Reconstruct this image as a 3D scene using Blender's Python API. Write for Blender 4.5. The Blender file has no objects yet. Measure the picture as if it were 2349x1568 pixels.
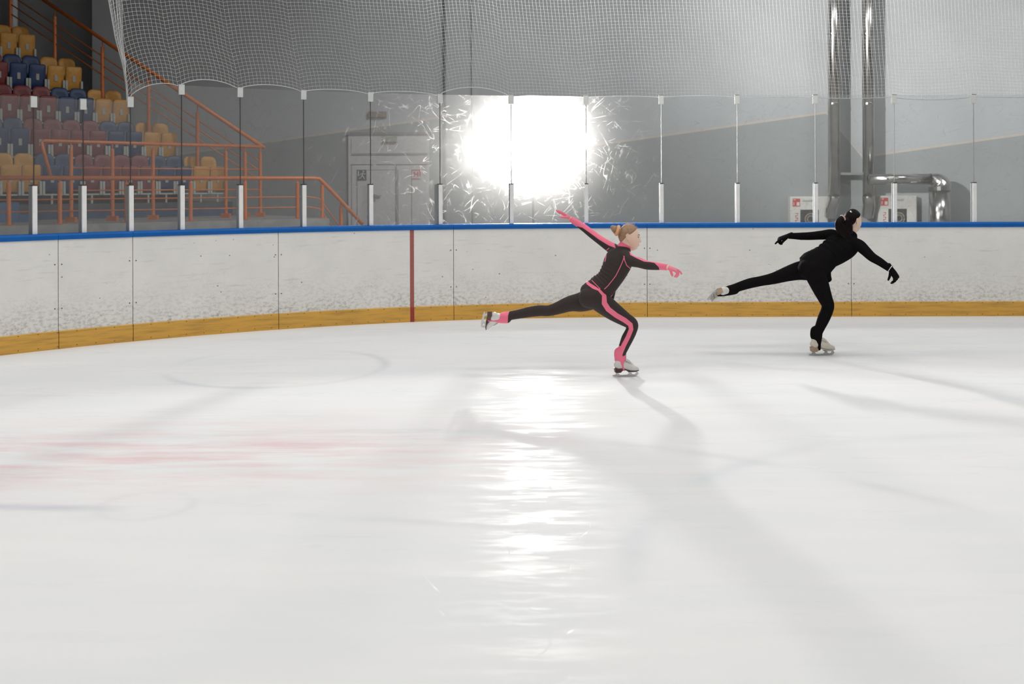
import bpy, bmesh, math, random
import numpy as np
from mathutils import Vector, Matrix, noise

random.seed(7)
np.random.seed(7)
SC = bpy.context.scene
COL = SC.collection

# ---------------------------------------------------------------- camera, world, lights, exposure
F_PX, CX, HY, ROLL, CAM_H = 2350.0, 1174.5, 422.8, 0.003, 1.70
cam_d = bpy.data.cameras.new('camera')
cam_d.sensor_fit = 'HORIZONTAL'
cam_d.sensor_width = 36.0
cam_d.lens = 36.0 * F_PX / 2349.0
cam_d.shift_y = -(784.0 - HY) / 2349.0
cam_d.clip_end = 200
cam_d.dof.use_dof = True
cam_d.dof.focus_distance = 9.4
cam_d.dof.aperture_fstop = 2.8
cam = bpy.data.objects.new('camera', cam_d)
COL.objects.link(cam)
cam.location = (0, 0, CAM_H)
cam.rotation_euler = (math.pi / 2, ROLL, 0)
SC.camera = cam

SC.view_settings.view_transform = 'Standard'
SC.view_settings.look = 'None'
SC.view_settings.exposure = 0.0
SC.view_settings.gamma = 1.0
SC.view_settings.use_curve_mapping = False
SC.cycles.use_denoising = True
SC.cycles.caustics_reflective = False
SC.cycles.caustics_refractive = False
SC.cycles.sample_clamp_indirect = 6.0
SC.cycles.max_bounces = 8
SC.cycles.diffuse_bounces = 3
SC.cycles.transparent_max_bounces = 12

world = bpy.data.worlds.new('world')
SC.world = world
world.use_nodes = True
world.node_tree.nodes['Background'].inputs[0].default_value = (0.80, 0.86, 0.90, 1)
world.node_tree.nodes['Background'].inputs[1].default_value = 0.25

FLASH_L = 3900.0        # radiance of the strobe's front glass


def area_light(name, loc, target, size, size_y, power, color=(1, 1, 1), spread=180):
    l = bpy.data.lights.new(name, 'AREA')
    l.shape = 'RECTANGLE'
    l.size, l.size_y, l.energy, l.color = size, size_y, power, color
    l.spread = math.radians(spread)
    o = bpy.data.objects.new(name, l)
    COL.objects.link(o)
    o.location = loc
    o.rotation_euler = (Vector(target) - Vector(loc)).to_track_quat('-Z', 'Y').to_euler()
    return o


for _x, _w in ((-5.0, 205), (3.0, 158), (11.0, 138)):
    for _y in (-2.0, 4.5, 10.5):
        area_light('ceiling_and_fill_lamp', (_x, _y, 9.2), (_x, _y, 0), 4.5, 2.0, _w, (1.0, 0.985, 0.965))
for _x, _w in ((1.5, 540), (8.0, 100), (14.0, 320)):  # extra fill lamps, added to brighten the back wall
    area_light('ceiling_and_fill_lamp', (_x, 20.5, 9.2), (_x, 21.5, 0), 3.5, 1.6, _w, (0.97, 0.99, 1.0))
_sp = bpy.data.lights.new('side_floodlight', 'SPOT')
_sp.energy, _sp.spot_size, _sp.spot_blend, _sp.shadow_soft_size = 34000, math.radians(42), 0.9, 0.30
_sp.color = (1.0, 0.99, 0.98)
_so = bpy.data.objects.new('side_floodlight', _sp)
COL.objects.link(_so)
_so.location = (-9.0, 6.0, 7.6)
_so.rotation_euler = (Vector((16.5, 28, 6.2)) - _so.location).to_track_quat('-Z', 'Y').to_euler()


# ---------------------------------------------------------------- helpers
def at(x, y, D):
    """World point that lies at depth D on the sight line of photograph pixel (x, y)."""
    u, v = (x - CX) / F_PX, (HY - y) / F_PX
    c, s = math.cos(ROLL), math.sin(ROLL)
    return Vector(((u * c + v * s) * D, D, CAM_H + (-u * s + v * c) * D))


def tag(o, label=None, cat=None, group=None, kind=None):
    if label: o['label'] = label
    if cat: o['category'] = cat
    if group: o['group'] = group
    if kind: o['kind'] = kind
    return o


def empty(name, loc, label, cat, group=None, rz=0.0):
    o = bpy.data.objects.new(name, None)
    COL.objects.link(o)
    o.location = loc
    o.rotation_euler = (0, 0, rz)
    o.empty_display_size = 0.2
    return tag(o, label, cat, group)


def link(name, me, mat, parent=None):
    o = bpy.data.objects.new(name, me)
    COL.objects.link(o)
    if mat is not None and not me.materials:
        me.materials.append(mat)
    if parent is not None:
        o.parent = parent
    return o


class MB:
    """Collects vertices and faces, then links them as one mesh object."""
    def __init__(self):
        self.v, self.f, self.uv = [], [], None

    def add(self, vs, fs):
        n = len(self.v)
        self.v += [tuple(p) for p in vs]
        self.f += [tuple(i + n for i in f) for f in fs]
        return self

    def box(self, lo, hi, M=None):
        x0, y0, z0 = lo
        x1, y1, z1 = hi
        vs = [Vector(p) for p in ((x0, y0, z0), (x1, y0, z0), (x1, y1, z0), (x0, y1, z0),
                                  (x0, y0, z1), (x1, y0, z1), (x1, y1, z1), (x0, y1, z1))]
        if M is not None:
            vs = [M @ p for p in vs]
        return self.add(vs, [(3, 2, 1, 0), (4, 5, 6, 7), (0, 1, 5, 4), (1, 2, 6, 5), (2, 3, 7, 6), (3, 0, 4, 7)])

    def tube(self, pts, r, n=10, cap=True):
        pts = [Vector(p) for p in pts]
        rs = r if isinstance(r, (list, tuple)) else [r] * len(pts)
        vs, fs = [], []
        prev = None
        for i, p in enumerate(pts):
            t = (pts[min(i + 1, len(pts) - 1)] - pts[max(i - 1, 0)])
            t = t.normalized() if t.length > 1e-9 else Vector((0, 0, 1))
            a = prev if prev is not None else (Vector((0, 0, 1)) if abs(t.z) < 0.9 else Vector((1, 0, 0)))
            a = (a - t * a.dot(t)).normalized()
            prev = a
            b = t.cross(a)
            for k in range(n):
                th = 2 * math.pi * k / n
                vs.append(p + (a * math.cos(th) + b * math.sin(th)) * rs[i])
        for i in range(len(pts) - 1):
            for k in range(n):
                k2 = (k + 1) % n
                fs.append((i * n + k, i * n + k2, (i + 1) * n + k2, (i + 1) * n + k))
        if cap:
            fs.append(tuple(range(n - 1, -1, -1)))
            fs.append(tuple(range((len(pts) - 1) * n, len(pts) * n)))
        return self.add(vs, fs)

    def prism(self, poly, depth, M=None):
        """Extrude a polygon given in local x,z by depth along local y (centred)."""
        n = len(poly)
        vs = [Vector((p[0], -depth / 2, p[1])) for p in poly] + [Vector((p[0], depth / 2, p[1])) for p in poly]
        if M is not None:
            vs = [M @ p for p in vs]
        fs = [tuple(range(n)), tuple(range(2 * n - 1, n - 1, -1))]
        for i in range(n):
            j = (i + 1) % n
            fs.append((j, i, n + i, n + j))
        return self.add(vs, fs)

    def build(self, name, mat, parent=None, smooth=False, bevel=0.0, loc=None):
        me = bpy.data.meshes.new(name)
        vs = self.v
        if loc is not None:
            vs = [(p[0] - loc[0], p[1] - loc[1], p[2] - loc[2]) for p in vs]
        me.from_pydata(vs, [], self.f)
        me.validate()
        bm = bmesh.new()
        bm.from_mesh(me)
        bmesh.ops.recalc_face_normals(bm, faces=bm.faces)
        bm.to_mesh(me)
        bm.free()
        if smooth:
            me.polygons.foreach_set('use_smooth', [True] * len(me.polygons))
        o = link(name, me, mat, parent)
        if loc is not None and parent is None:
            o.location = loc
        if bevel > 0:
            m = o.modifiers.new('bevel', 'BEVEL')
            m.width, m.segments, m.limit_method = bevel, 2, 'ANGLE'
        return o


def rigid(parent_empty_loc, rz=0.0):
    return Matrix.Translation(-Vector(parent_empty_loc)) if rz == 0 else Matrix.Rotation(-rz, 4, 'Z') @ Matrix.Translation(-Vector(parent_empty_loc))


def part(name, mb, mat, parent, smooth=False, bevel=0.0, label=None):
    """World-space builder data linked as a part of a thing whose Empty may sit anywhere."""
    M = parent.matrix_basis.inverted()
    mb.v = [tuple(M @ Vector(p)) for p in mb.v]
    o = mb.build(name, mat, parent, smooth, bevel)
    if label: o['label'] = label
    return o


# ---------------------------------------------------------------- materials
def new_mat(name):
    m = bpy.data.materials.new(name)
    m.use_nodes = True
    nt = m.node_tree
    return m, nt, nt.nodes['Principled BSDF']


def N(nt, kind, **kw):
    n = nt.nodes.new(kind)
    for k, v in kw.items():
        if k.startswith('i_'):
            n.inputs[k[2:].replace('_', ' ')].default_value = v
        else:
            setattr(n, k, v)
    return n


def ramp(nt, src, stops):
    r = nt.nodes.new('ShaderNodeValToRGB')
    el = r.color_ramp.elements
    while len(el) < len(stops):
        el.new(0.5)
    for e, (p, c) in zip(el, stops):
        e.position = p
        e.color = c if isinstance(c, tuple) else (c, c, c, 1)
    nt.links.new(src, r.inputs[0])
    return r.outputs[0]


def mixc(nt, fac, a, b, mode='MIX'):
    m = nt.nodes.new('ShaderNodeMix')
    m.data_type = 'RGBA'
    m.blend_type = mode
    for sock, val in ((m.inputs[0], fac), (m.inputs[6], a), (m.inputs[7], b)):
        if isinstance(val, bpy.types.NodeSocket):
            nt.links.new(val, sock)
        elif isinstance(val, tuple):
            sock.default_value = val if len(val) == 4 else (*val, 1)
        else:
            sock.default_value = val
    return m.outputs[2]


def math_n(nt, op, a, b=0.0, c=None, clamp=False):
    m = nt.nodes.new('ShaderNodeMath')
    m.operation = op
    m.use_clamp = clamp
    for i, v in enumerate((a, b) if c is None else (a, b, c)):
        if isinstance(v, bpy.types.NodeSocket):
            nt.links.new(v, m.inputs[i])
        else:
            m.inputs[i].default_value = v
    return m.outputs[0]


def simple(name, col, rough=0.5, metal=0.0, var=0.06, scale=12.0, bump=0.0, bscale=200.0, spec=0.5):
    """Colour with slight procedural mottling, optional fine bump."""
    m, nt, b = new_mat(name)
    tc = nt.nodes.new('ShaderNodeTexCoord')
    nz = N(nt, 'ShaderNodeTexNoise', i_Scale=scale, i_Detail=4.0)
    nt.links.new(tc.outputs['Object'], nz.inputs['Vector'])
    c0 = tuple(max(0, x * (1 - var)) for x in col) + (1,)
    c1 = tuple(min(1, x * (1 + var)) for x in col) + (1,)
    nt.links.new(ramp(nt, nz.outputs[0], [(0.3, c0), (0.7, c1)]), b.inputs['Base Color'])
    b.inputs['Roughness'].default_value = rough
    b.inputs['Metallic'].default_value = metal
    b.inputs['Specular IOR Level'].default_value = spec
    if bump > 0:
        n2 = N(nt, 'ShaderNodeTexNoise', i_Scale=bscale, i_Detail=3.0)
        nt.links.new(tc.outputs['Object'], n2.inputs['Vector'])
        bp = N(nt, 'ShaderNodeBump', i_Strength=bump, i_Distance=0.004)
        nt.links.new(n2.outputs[0], bp.inputs['Height'])
        nt.links.new(bp.outputs[0], b.inputs['Normal'])
    return m


def zoned(name, stops, rough=0.8, bump=0.25, bscale=350.0, spec=0.25, sheen=0.0):
    """Cloth whose colour areas follow the mesh attribute 'zone'."""
    m, nt, b = new_mat(name)
    a = N(nt, 'ShaderNodeAttribute', attribute_name='zone')
    col = None
    for lim, c in stops:
        if col is None:
            col = (*c, 1)
        else:
            col = mixc(nt, math_n(nt, 'GREATER_THAN', a.outputs['Fac'], lim), col, (*c, 1))
    if isinstance(col, tuple):
        b.inputs['Base Color'].default_value = col
    else:
        nt.links.new(col, b.inputs['Base Color'])
    b.inputs['Roughness'].default_value = rough
    b.inputs['Specular IOR Level'].default_value = spec
    b.inputs['Sheen Weight'].default_value = sheen
    tc = nt.nodes.new('ShaderNodeTexCoord')
    n2 = N(nt, 'ShaderNodeTexNoise', i_Scale=bscale, i_Detail=2.0)
    nt.links.new(tc.outputs['Object'], n2.inputs['Vector'])
    bp = N(nt, 'ShaderNodeBump', i_Strength=bump, i_Distance=0.002)
    nt.links.new(n2.outputs[0], bp.inputs['Height'])
    nt.links.new(bp.outputs[0], b.inputs['Normal'])
    return m


def board_mat(name, base, red_s=None):
    """White puck board: scuffs, black specks and grime near the kick plate; UV = metres along / up."""
    m, nt, b = new_mat(name)
    uv = nt.nodes.new('ShaderNodeUVMap')
    sep = nt.nodes.new('ShaderNodeSeparateXYZ')
    nt.links.new(uv.outputs[0], sep.inputs[0])
    z = sep.outputs[1]
    low = math_n(nt, 'SUBTRACT', 1.0, math_n(nt, 'DIVIDE', math_n(nt, 'SUBTRACT', z, 0.19), 0.62), clamp=True)
    low2 = math_n(nt, 'POWER', low, 2.4)

    def nz(sx, sy, scale, det=5.0, off=0.0):
        mp = N(nt, 'ShaderNodeMapping')
        mp.inputs['Scale'].default_value = (sx, sy, 1)
        mp.inputs['Location'].default_value = (off, off * 1.7, 0)
        nt.links.new(uv.outputs[0], mp.inputs[0])
        n = N(nt, 'ShaderNodeTexNoise', i_Scale=scale, i_Detail=det, i_Roughness=0.65)
        nt.links.new(mp.outputs[0], n.inputs['Vector'])
        return n.outputs[0]
    big = nz(1, 1, 2.2, 5)
    col = mixc(nt, ramp(nt, big, [(0.35, 0.0), (0.7, 1.0)]), (*base, 1), tuple(x * 0.93 for x in base))
    # long horizontal rub marks
    st = nz(0.8, 9.0, 3.0, 6, 3.1)
    col = mixc(nt, math_n(nt, 'MULTIPLY', ramp(nt, st, [(0.58, 0.0), (0.72, 1.0)]), 0.34), col, (0.42, 0.40, 0.33, 1))
    # grime that thickens towards the kick plate
    g = nz(1, 1.5, 20.0, 8, 9.0)
    gm = math_n(nt, 'MULTIPLY', ramp(nt, g, [(0.47, 0.0), (0.62, 1.0)]), math_n(nt, 'MULTIPLY', low2, ramp(nt, nz(0.7, 1.8, 2.6, 4, 14.0), [(0.34, 0.45), (0.62, 1.25)])))
    col = mixc(nt, math_n(nt, 'MULTIPLY', gm, 0.62), col, (0.30, 0.28, 0.215, 1))
    # curled puck marks
    sw = nz(1.0, 1.0, 26.0, 3, 5.0)
    swm = math_n(nt, 'MULTIPLY', ramp(nt, sw, [(0.482, 0.0), (0.5, 1.0), (0.518, 0.0)]), ramp(nt, nz(1, 1, 4.0, 3, 2.0), [(0.48, 0.0), (0.60, 1.0)]))
    col = mixc(nt, math_n(nt, 'MULTIPLY', math_n(nt, 'MULTIPLY', swm, math_n(nt, 'ADD', 0.22, low)), 0.50), col, (0.22, 0.22, 0.19, 1))
    # black specks
    vo = N(nt, 'ShaderNodeTexVoronoi', i_Scale=11.0)
    nt.links.new(uv.outputs[0], vo.inputs['Vector'])
    wn = N(nt, 'ShaderNodeTexWhiteNoise')
    nt.links.new(vo.outputs['Position'], wn.inputs['Vector'])
    sz = math_n(nt, 'MULTIPLY', math_n(nt, 'POWER', wn.outputs[0], 2.6), 0.105)
    sp = math_n(nt, 'LESS_THAN', vo.outputs['Distance'], sz)
    col = mixc(nt, math_n(nt, 'MULTIPLY', sp, 0.75), col, (0.10, 0.11, 0.09, 1))
    if red_s is not None:
        d = math_n(nt, 'ABSOLUTE', math_n(nt, 'SUBTRACT', sep.outputs[0], red_s), 0.0)
        col = mixc(nt, math_n(nt, 'MULTIPLY', math_n(nt, 'LESS_THAN', d, 0.026), 0.93), col, (0.36, 0.065, 0.05, 1))
    nt.links.new(col, b.inputs['Base Color'])
    b.inputs['Roughness'].default_value = 0.45
    return m


def kick_mat(name, red_s=None):
    m, nt, b = new_mat(name)
    uv = nt.nodes.new('ShaderNodeUVMap')
    sep = nt.nodes.new('ShaderNodeSeparateXYZ')
    nt.links.new(uv.outputs[0], sep.inputs[0])
    mp = N(nt, 'ShaderNodeMapping')
    mp.inputs['Scale'].default_value = (0.6, 7, 1)
    nt.links.new(uv.outputs[0], mp.inputs[0])
    n = N(nt, 'ShaderNodeTexNoise', i_Scale=4.0, i_Detail=7.0, i_Roughness=0.65)
    nt.links.new(mp.outputs[0], n.inputs['Vector'])
    col = mixc(nt, ramp(nt, n.outputs[0], [(0.45, 0.0), (0.70, 1.0)]), (0.76, 0.42, 0.075, 1), (0.50, 0.28, 0.06, 1))
    # screw heads along the bottom and top edge
    fx = math_n(nt, 'SUBTRACT', math_n(nt, 'FRACT', math_n(nt, 'DIVIDE', sep.outputs[0], 0.196)), 0.5)
    dx = math_n(nt, 'MULTIPLY', fx, 0.196)
    for zz in (0.026, 0.172):
        dz = math_n(nt, 'SUBTRACT', sep.outputs[1], zz)
        d = math_n(nt, 'SQRT', math_n(nt, 'ADD', math_n(nt, 'MULTIPLY', dx, dx), math_n(nt, 'MULTIPLY', dz, dz)))
        col = mixc(nt, math_n(nt, 'MULTIPLY', math_n(nt, 'LESS_THAN', d, 0.0065), 0.75), col, (0.10, 0.06, 0.02, 1))
    if red_s is not None:
        d = math_n(nt, 'ABSOLUTE', math_n(nt, 'SUBTRACT', sep.outputs[0], red_s), 0.0)
        col = mixc(nt, math_n(nt, 'LESS_THAN', d, 0.026), col, (0.34, 0.04, 0.03, 1))
    nt.links.new(col, b.inputs['Base Color'])
    b.inputs['Roughness'].default_value = 0.42
    return m


def ice_mat():
    m, nt, b = new_mat('ice')
    tc = nt.nodes.new('ShaderNodeTexCoord')
    ob = tc.outputs['Object']

    def nz(sx, sy, scale, det=5.0, rough=0.55, off=0.0):
        mp = N(nt, 'ShaderNodeMapping')
        mp.inputs['Scale'].default_value = (sx, sy, 1)
        mp.inputs['Location'].default_value = (off, off, 0)
        nt.links.new(ob, mp.inputs[0])
        n = N(nt, 'ShaderNodeTexNoise', i_Scale=scale, i_Detail=det, i_Roughness=rough)
        nt.links.new(mp.outputs[0], n.inputs['Vector'])
        return n.outputs[0]
    sep = nt.nodes.new('ShaderNodeSeparateXYZ')
    nt.links.new(ob, sep.inputs[0])
    X, Y = sep.outputs[0], sep.outputs[1]
    col = mixc(nt, ramp(nt, nz(0.5, 1.6, 1.3, 6), [(0.35, 0.0), (0.68, 1.0)]), (0.795, 0.803, 0.81, 1), (0.84, 0.833, 0.825, 1))
    # brushed cloudy streaks
    col = mixc(nt, math_n(nt, 'MULTIPLY', ramp(nt, nz(0.25, 2.2, 2.0, 7, 0.62, 4.0), [(0.5, 0.0), (0.75, 1.0)]), 0.10), col, (0.55, 0.60, 0.64, 1))
    # red paint under the ice (face-off spot), broken up by streaks

    def gauss(cx, cy, rx, ry):
        a = math_n(nt, 'DIVIDE', math_n(nt, 'SUBTRACT', X, cx), rx)
        c = math_n(nt, 'DIVIDE', math_n(nt, 'SUBTRACT', Y, cy), ry)
        return math_n(nt, 'EXPONENT', math_n(nt, 'MULTIPLY', math_n(nt, 'ADD', math_n(nt, 'MULTIPLY', a, a), math_n(nt, 'MULTIPLY', c, c)), -1.0))
    pk = ramp(nt, nz(0.55, 3.0, 2.2, 6, 0.6, 11.0), [(0.40, 0.0), (0.66, 1.0)])
    g1 = math_n(nt, 'MULTIPLY', math_n(nt, 'ADD', gauss(-1.5, 6.6, 1.5, 0.75), gauss(-3.4, 6.4, 1.3, 0.7)), pk)
    col = mixc(nt, math_n(nt, 'MULTIPLY', g1, 0.36, clamp=True), col, (0.70, 0.32, 0.34, 1))
    # faint grey painted arcs and lines under the ice

    def ring(cx, cy, r, w, k, shade, xmax=None):
        nonlocal col
        a = math_n(nt, 'SUBTRACT', X, cx)
        c = math_n(nt, 'SUBTRACT', Y, cy)
        d = math_n(nt, 'SQRT', math_n(nt, 'ADD', math_n(nt, 'MULTIPLY', a, a), math_n(nt, 'MULTIPLY', c, c)))
        d = math_n(nt, 'ABSOLUTE', math_n(nt, 'SUBTRACT', d, r), 0.0)
        mk = math_n(nt, 'EXPONENT', math_n(nt, 'MULTIPLY', math_n(nt, 'POWER', math_n(nt, 'DIVIDE', d, w), 2.0), -1.0))
        mk = math_n(nt, 'MULTIPLY', mk, math_n(nt, 'MULTIPLY', ramp(nt, nz(0.6, 0.6, 1.1, 3, 0.5, r), [(0.42, 0.0), (0.62, 1.0)]), k))
        if xmax is not None:
            mk = math_n(nt, 'MULTIPLY', mk, math_n(nt, 'DIVIDE', math_n(nt, 'SUBTRACT', xmax, X), 1.6, clamp=True))
        col = mixc(nt, mk, col, shade)
    ring(-3.5, -11.3, 16.75, 0.05, 0.42, (0.36, 0.38, 0.48, 1), 0.2)
    ring(-2.2, 9.6, 1.0, 0.05, 0.30, (0.45, 0.48, 0.52, 1))
    ring(3.2, 4.2, 2.7, 0.08, 0.22, (0.42, 0.48, 0.54, 1))
    ring(-1.0, 3.0, 4.1, 0.07, 0.22, (0.45, 0.48, 0.54, 1))
    ring(-1.95, 5.45, 0.24, 0.03, 0.14, (0.48, 0.46, 0.50, 1))
    nt.links.new(col, b.inputs['Base Color'])
    b.inputs['IOR'].default_value = 1.31
    wet = ramp(nt, nz(0.6, 2.6, 3.2, 7, 0.66, 17.0), [(0.47, 0.010), (0.64, 0.27)])
    rg = math_n(nt, 'ADD', 0.24, math_n(nt, 'MULTIPLY', ramp(nt, nz(0.35, 1.6, 1.7, 6, 0.6, 7.0), [(0.38, 0.0), (0.66, 1.0)]), 0.16))
    nt.links.new(rg, b.inputs['Roughness'])
    # shallow waves plus skate cuts
    h = math_n(nt, 'MULTIPLY', nz(0.55, 1.5, 2.4, 5, 0.5, 1.0), 0.060)
    cuts = None
    for sc, off, kx, ky in ((1.3, 0.0, 1.0, 0.8), (1.9, 3.7, 0.8, 1.0)):
        n = nz(kx, ky, sc, 1.0, 0.4, off)
        e = ramp(nt, n, [(0.4975, 0.0), (0.5, 1.0), (0.5025, 0.0)])
        e = math_n(nt, 'MULTIPLY', e, ramp(nt, nz(1, 1, 2.6, 2, 0.5, off + 2), [(0.5, 0.0), (0.6, 1.0)]))
        cuts = e if cuts is None else math_n(nt, 'MAXIMUM', cuts, e)
    h = math_n(nt, 'SUBTRACT', h, math_n(nt, 'MULTIPLY', cuts, 0.006))
    bp = N(nt, 'ShaderNodeBump', i_Strength=0.55, i_Distance=0.30)
    nt.links.new(h, bp.inputs['Height'])
    nt.links.new(bp.outputs[0], b.inputs['Normal'])
    df = N(nt, 'ShaderNodeBsdfDiffuse')
    nt.links.new(col, df.inputs[0])
    mxs = nt.nodes.new('ShaderNodeMixShader')
    nt.links.new(wet, mxs.inputs[0])
    nt.links.new(df.outputs[0], mxs.inputs[1])
    nt.links.new(b.outputs[0], mxs.inputs[2])
    nt.links.new(mxs.outputs[0], nt.nodes['Material Output'].inputs['Surface'])
    return m


def glass_mat(name, haze=1.0):
    """Scuffed acrylic: mostly clear, a little forward scatter, fine scratches, a milky film."""
    m = bpy.data.materials.new(name)
    m.use_nodes = True
    nt = m.node_tree
    nt.nodes.remove(nt.nodes['Principled BSDF'])
    out = nt.nodes['Material Output']
    geo = nt.nodes.new('ShaderNodeNewGeometry')
    pos = geo.outputs['Position']

    def nz(scale, det, rough, off, stretch=(1, 1, 1)):
        mp = N(nt, 'ShaderNodeMapping')
        mp.inputs['Location'].default_value = (off, off * 0.7, off * 1.3)
        mp.inputs['Scale'].default_value = stretch
        nt.links.new(pos, mp.inputs[0])
        n = N(nt, 'ShaderNodeTexNoise', i_Scale=scale, i_Detail=det, i_Roughness=rough)
        nt.links.new(mp.outputs[0], n.inputs['Vector'])
        return n.outputs[0]
    scr = None
    for ang, off, w in ((0.15, 1.0, 0.010), (-0.55, 8.0, 0.009), (1.2, 15.0, 0.010), (0.75, 21.0, 0.009), (-1.1, 33.0, 0.009)):
        mp = N(nt, 'ShaderNodeMapping')
        mp.inputs['Rotation'].default_value = (0, ang, 0)
        mp.inputs['Location'].default_value = (off, off, off)
        nt.links.new(pos, mp.inputs[0])
        m2 = N(nt, 'ShaderNodeMapping')
        m2.inputs['Scale'].default_value = (0.22, 1, 1.6)
        nt.links.new(mp.outputs[0], m2.inputs[0])
        n = N(nt, 'ShaderNodeTexNoise', i_Scale=6.5, i_Detail=0.6, i_Roughness=0.4)
        nt.links.new(m2.outputs[0], n.inputs['Vector'])
        e = ramp(nt, n.outputs[0], [(0.5 - w, 0.0), (0.5, 1.0), (0.5 + w, 0.0)])
        e = math_n(nt, 'MULTIPLY', e, ramp(nt, nz(5.5, 2, 0.5, off + 3), [(0.52, 0.0), (0.66, 1.0)]))
        scr = e if scr is None else math_n(nt, 'MAXIMUM', scr, e)
    blot = ramp(nt, nz(4.0, 5, 0.6, 30.0), [(0.35, 0.55), (0.7, 1.25)])
    tr = N(nt, 'ShaderNodeBsdfTransparent')
    tr.inputs[0].default_value = (0.955, 0.965, 0.965, 1)
    r1 = N(nt, 'ShaderNodeBsdfRefraction', i_Roughness=0.50, i_IOR=1.45)
    r1.inputs[0].default_value = (1, 0.98, 0.965, 1)
    r2 = N(nt, 'ShaderNodeBsdfRefraction', i_Roughness=0.74, i_IOR=1.45)
    r2.inputs[0].default_value = (1, 0.98, 0.965, 1)
    tl = N(nt, 'ShaderNodeBsdfTranslucent')
    tl.inputs[0].default_value = (0.8, 0.8, 0.8, 1)
    df = N(nt, 'ShaderNodeBsdfDiffuse')
    df.inputs[0].default_value = (0.80, 0.80, 0.79, 1)
    gl = N(nt, 'ShaderNodeBsdfGlossy', i_Roughness=0.05)

    def mx(f, a, c):
        s = nt.nodes.new('ShaderNodeMixShader')
        if isinstance(f, bpy.types.NodeSocket):
            nt.links.new(f, s.inputs[0])
        else:
            s.inputs[0].default_value = f
        nt.links.new(a.outputs[0], s.inputs[1])
        nt.links.new(c.outputs[0], s.inputs[2])
        return s
    s = mx(math_n(nt, 'MULTIPLY', blot, 0.018 * haze), tr, r1)
    r3 = N(nt, 'ShaderNodeBsdfRefraction', i_Roughness=0.66, i_IOR=1.45)
    r3.inputs[0].default_value = (1, 0.98, 0.965, 1)
    s = mx(math_n(nt, 'MULTIPLY', blot, 0.008 * haze), s, r3)
    s = mx(math_n(nt, 'ADD', 0.011 * haze, math_n(nt, 'MULTIPLY', scr, 0.16 * haze), clamp=True), s, r2)
    s = mx(0.055, s, df)
    fr = N(nt, 'ShaderNodeFresnel', i_IOR=1.3)
    s = mx(math_n(nt, 'MULTIPLY', fr.outputs[0], 0.35), s, gl)
    nt.links.new(s.outputs[0], out.inputs['Surface'])
    return m


def wall_mat():
    """Grey arena wall, lower part painted darker with a saw-tooth upper edge and a thin tan stripe."""
    m, nt, b = new_mat('painted_wall')
    geo = nt.nodes.new('ShaderNodeNewGeometry')
    sep = nt.nodes.new('ShaderNodeSeparateXYZ')
    nt.links.new(geo.outputs['Position'], sep.inputs[0])
    pa, pb = at(1155, 362, 28.0), at(1895, 258, 28.0)
    per = at(1978, 362, 28.0).x - pa.x
    t = math_n(nt, 'FRACT', math_n(nt, 'ADD', math_n(nt, 'DIVIDE', math_n(nt, 'SUBTRACT', sep.outputs[0], pa.x), per), 10.0))
    up = (pb.x - pa.x) / per
    rise = math_n(nt, 'DIVIDE', t, up)
    fall = math_n(nt, 'DIVIDE', math_n(nt, 'SUBTRACT', 1.0, t), 1.0 - up)
    h = math_n(nt, 'MINIMUM', rise, fall)
    line = math_n(nt, 'ADD', pa.z, math_n(nt, 'MULTIPLY', h, pb.z - pa.z))
    dz = math_n(nt, 'SUBTRACT', sep.outputs[2], line)
    nz = N(nt, 'ShaderNodeTexNoise', i_Scale=0.6, i_Detail=5.0)
    nt.links.new(geo.outputs['Position'], nz.inputs['Vector'])
    v = ramp(nt, nz.outputs[0], [(0.3, 0.93), (0.7, 1.05)])
    col = mixc(nt, math_n(nt, 'GREATER_THAN', dz, 0.0), (0.29, 0.305, 0.30, 1), (0.41, 0.42, 0.425, 1))
    col = mixc(nt, math_n(nt, 'LESS_THAN', math_n(nt, 'ABSOLUTE', dz, 0.0), 0.030), col, (0.50, 0.44, 0.385, 1))
    col = mixc(nt, 1.0, col, v, 'MULTIPLY')
    nt.links.new(col, b.inputs['Base Color'])
    b.inputs['Roughness'].default_value = 0.7
    return m


def emit_mat(name, col, strength):
    m = bpy.data.materials.new(name)
    m.use_nodes = True
    nt = m.node_tree
    nt.nodes.remove(nt.nodes['Principled BSDF'])
    e = N(nt, 'ShaderNodeEmission', i_Strength=strength)
    e.inputs[0].default_value = (*col, 1)
    nt.links.new(e.outputs[0], nt.nodes['Material Output'].inputs['Surface'])
    return m


M = {}
M['concrete'] = simple('concrete', (0.30, 0.295, 0.285), 0.85, var=0.18, scale=3.0, bump=0.15, bscale=40)
M['dark_concrete'] = simple('dark_concrete', (0.085, 0.087, 0.092), 0.85, var=0.2, scale=4.0)
M['blue_step'] = simple('blue_paint', (0.035, 0.075, 0.15), 0.6, var=0.15, scale=5.0)
M['grey_wall'] = simple('grey_wall', (0.24, 0.245, 0.25), 0.8, var=0.06, scale=1.0)
M['dark_wall'] = simple('dark_wall', (0.36, 0.36, 0.36), 0.8, var=0.1, scale=1.0)
M['ceiling'] = simple('ceiling_paint', (0.35, 0.36, 0.37), 0.8)
M['wall'] = wall_mat()
M['ice'] = ice_mat()
M['glass'] = glass_mat('scuffed_acrylic')
M['blue_cap'] = simple('blue_plastic', (0.003, 0.120, 0.44), 0.5, var=0.08, scale=6.0, spec=0.25)
M['seam'] = simple('board_backing', (0.17, 0.16, 0.12), 0.8)
M['white_post'] = simple('white_aluminium', (0.90, 0.90, 0.89), 0.4, var=0.04)
M['grey_post'] = simple('grey_aluminium', (0.36, 0.37, 0.37), 0.45, var=0.05)
M['clip'] = simple('clip_plastic', (0.66, 0.68, 0.66), 0.4, var=0.05)
M['rubber'] = simple('dark_joint', (0.05, 0.05, 0.05), 0.7)
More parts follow.
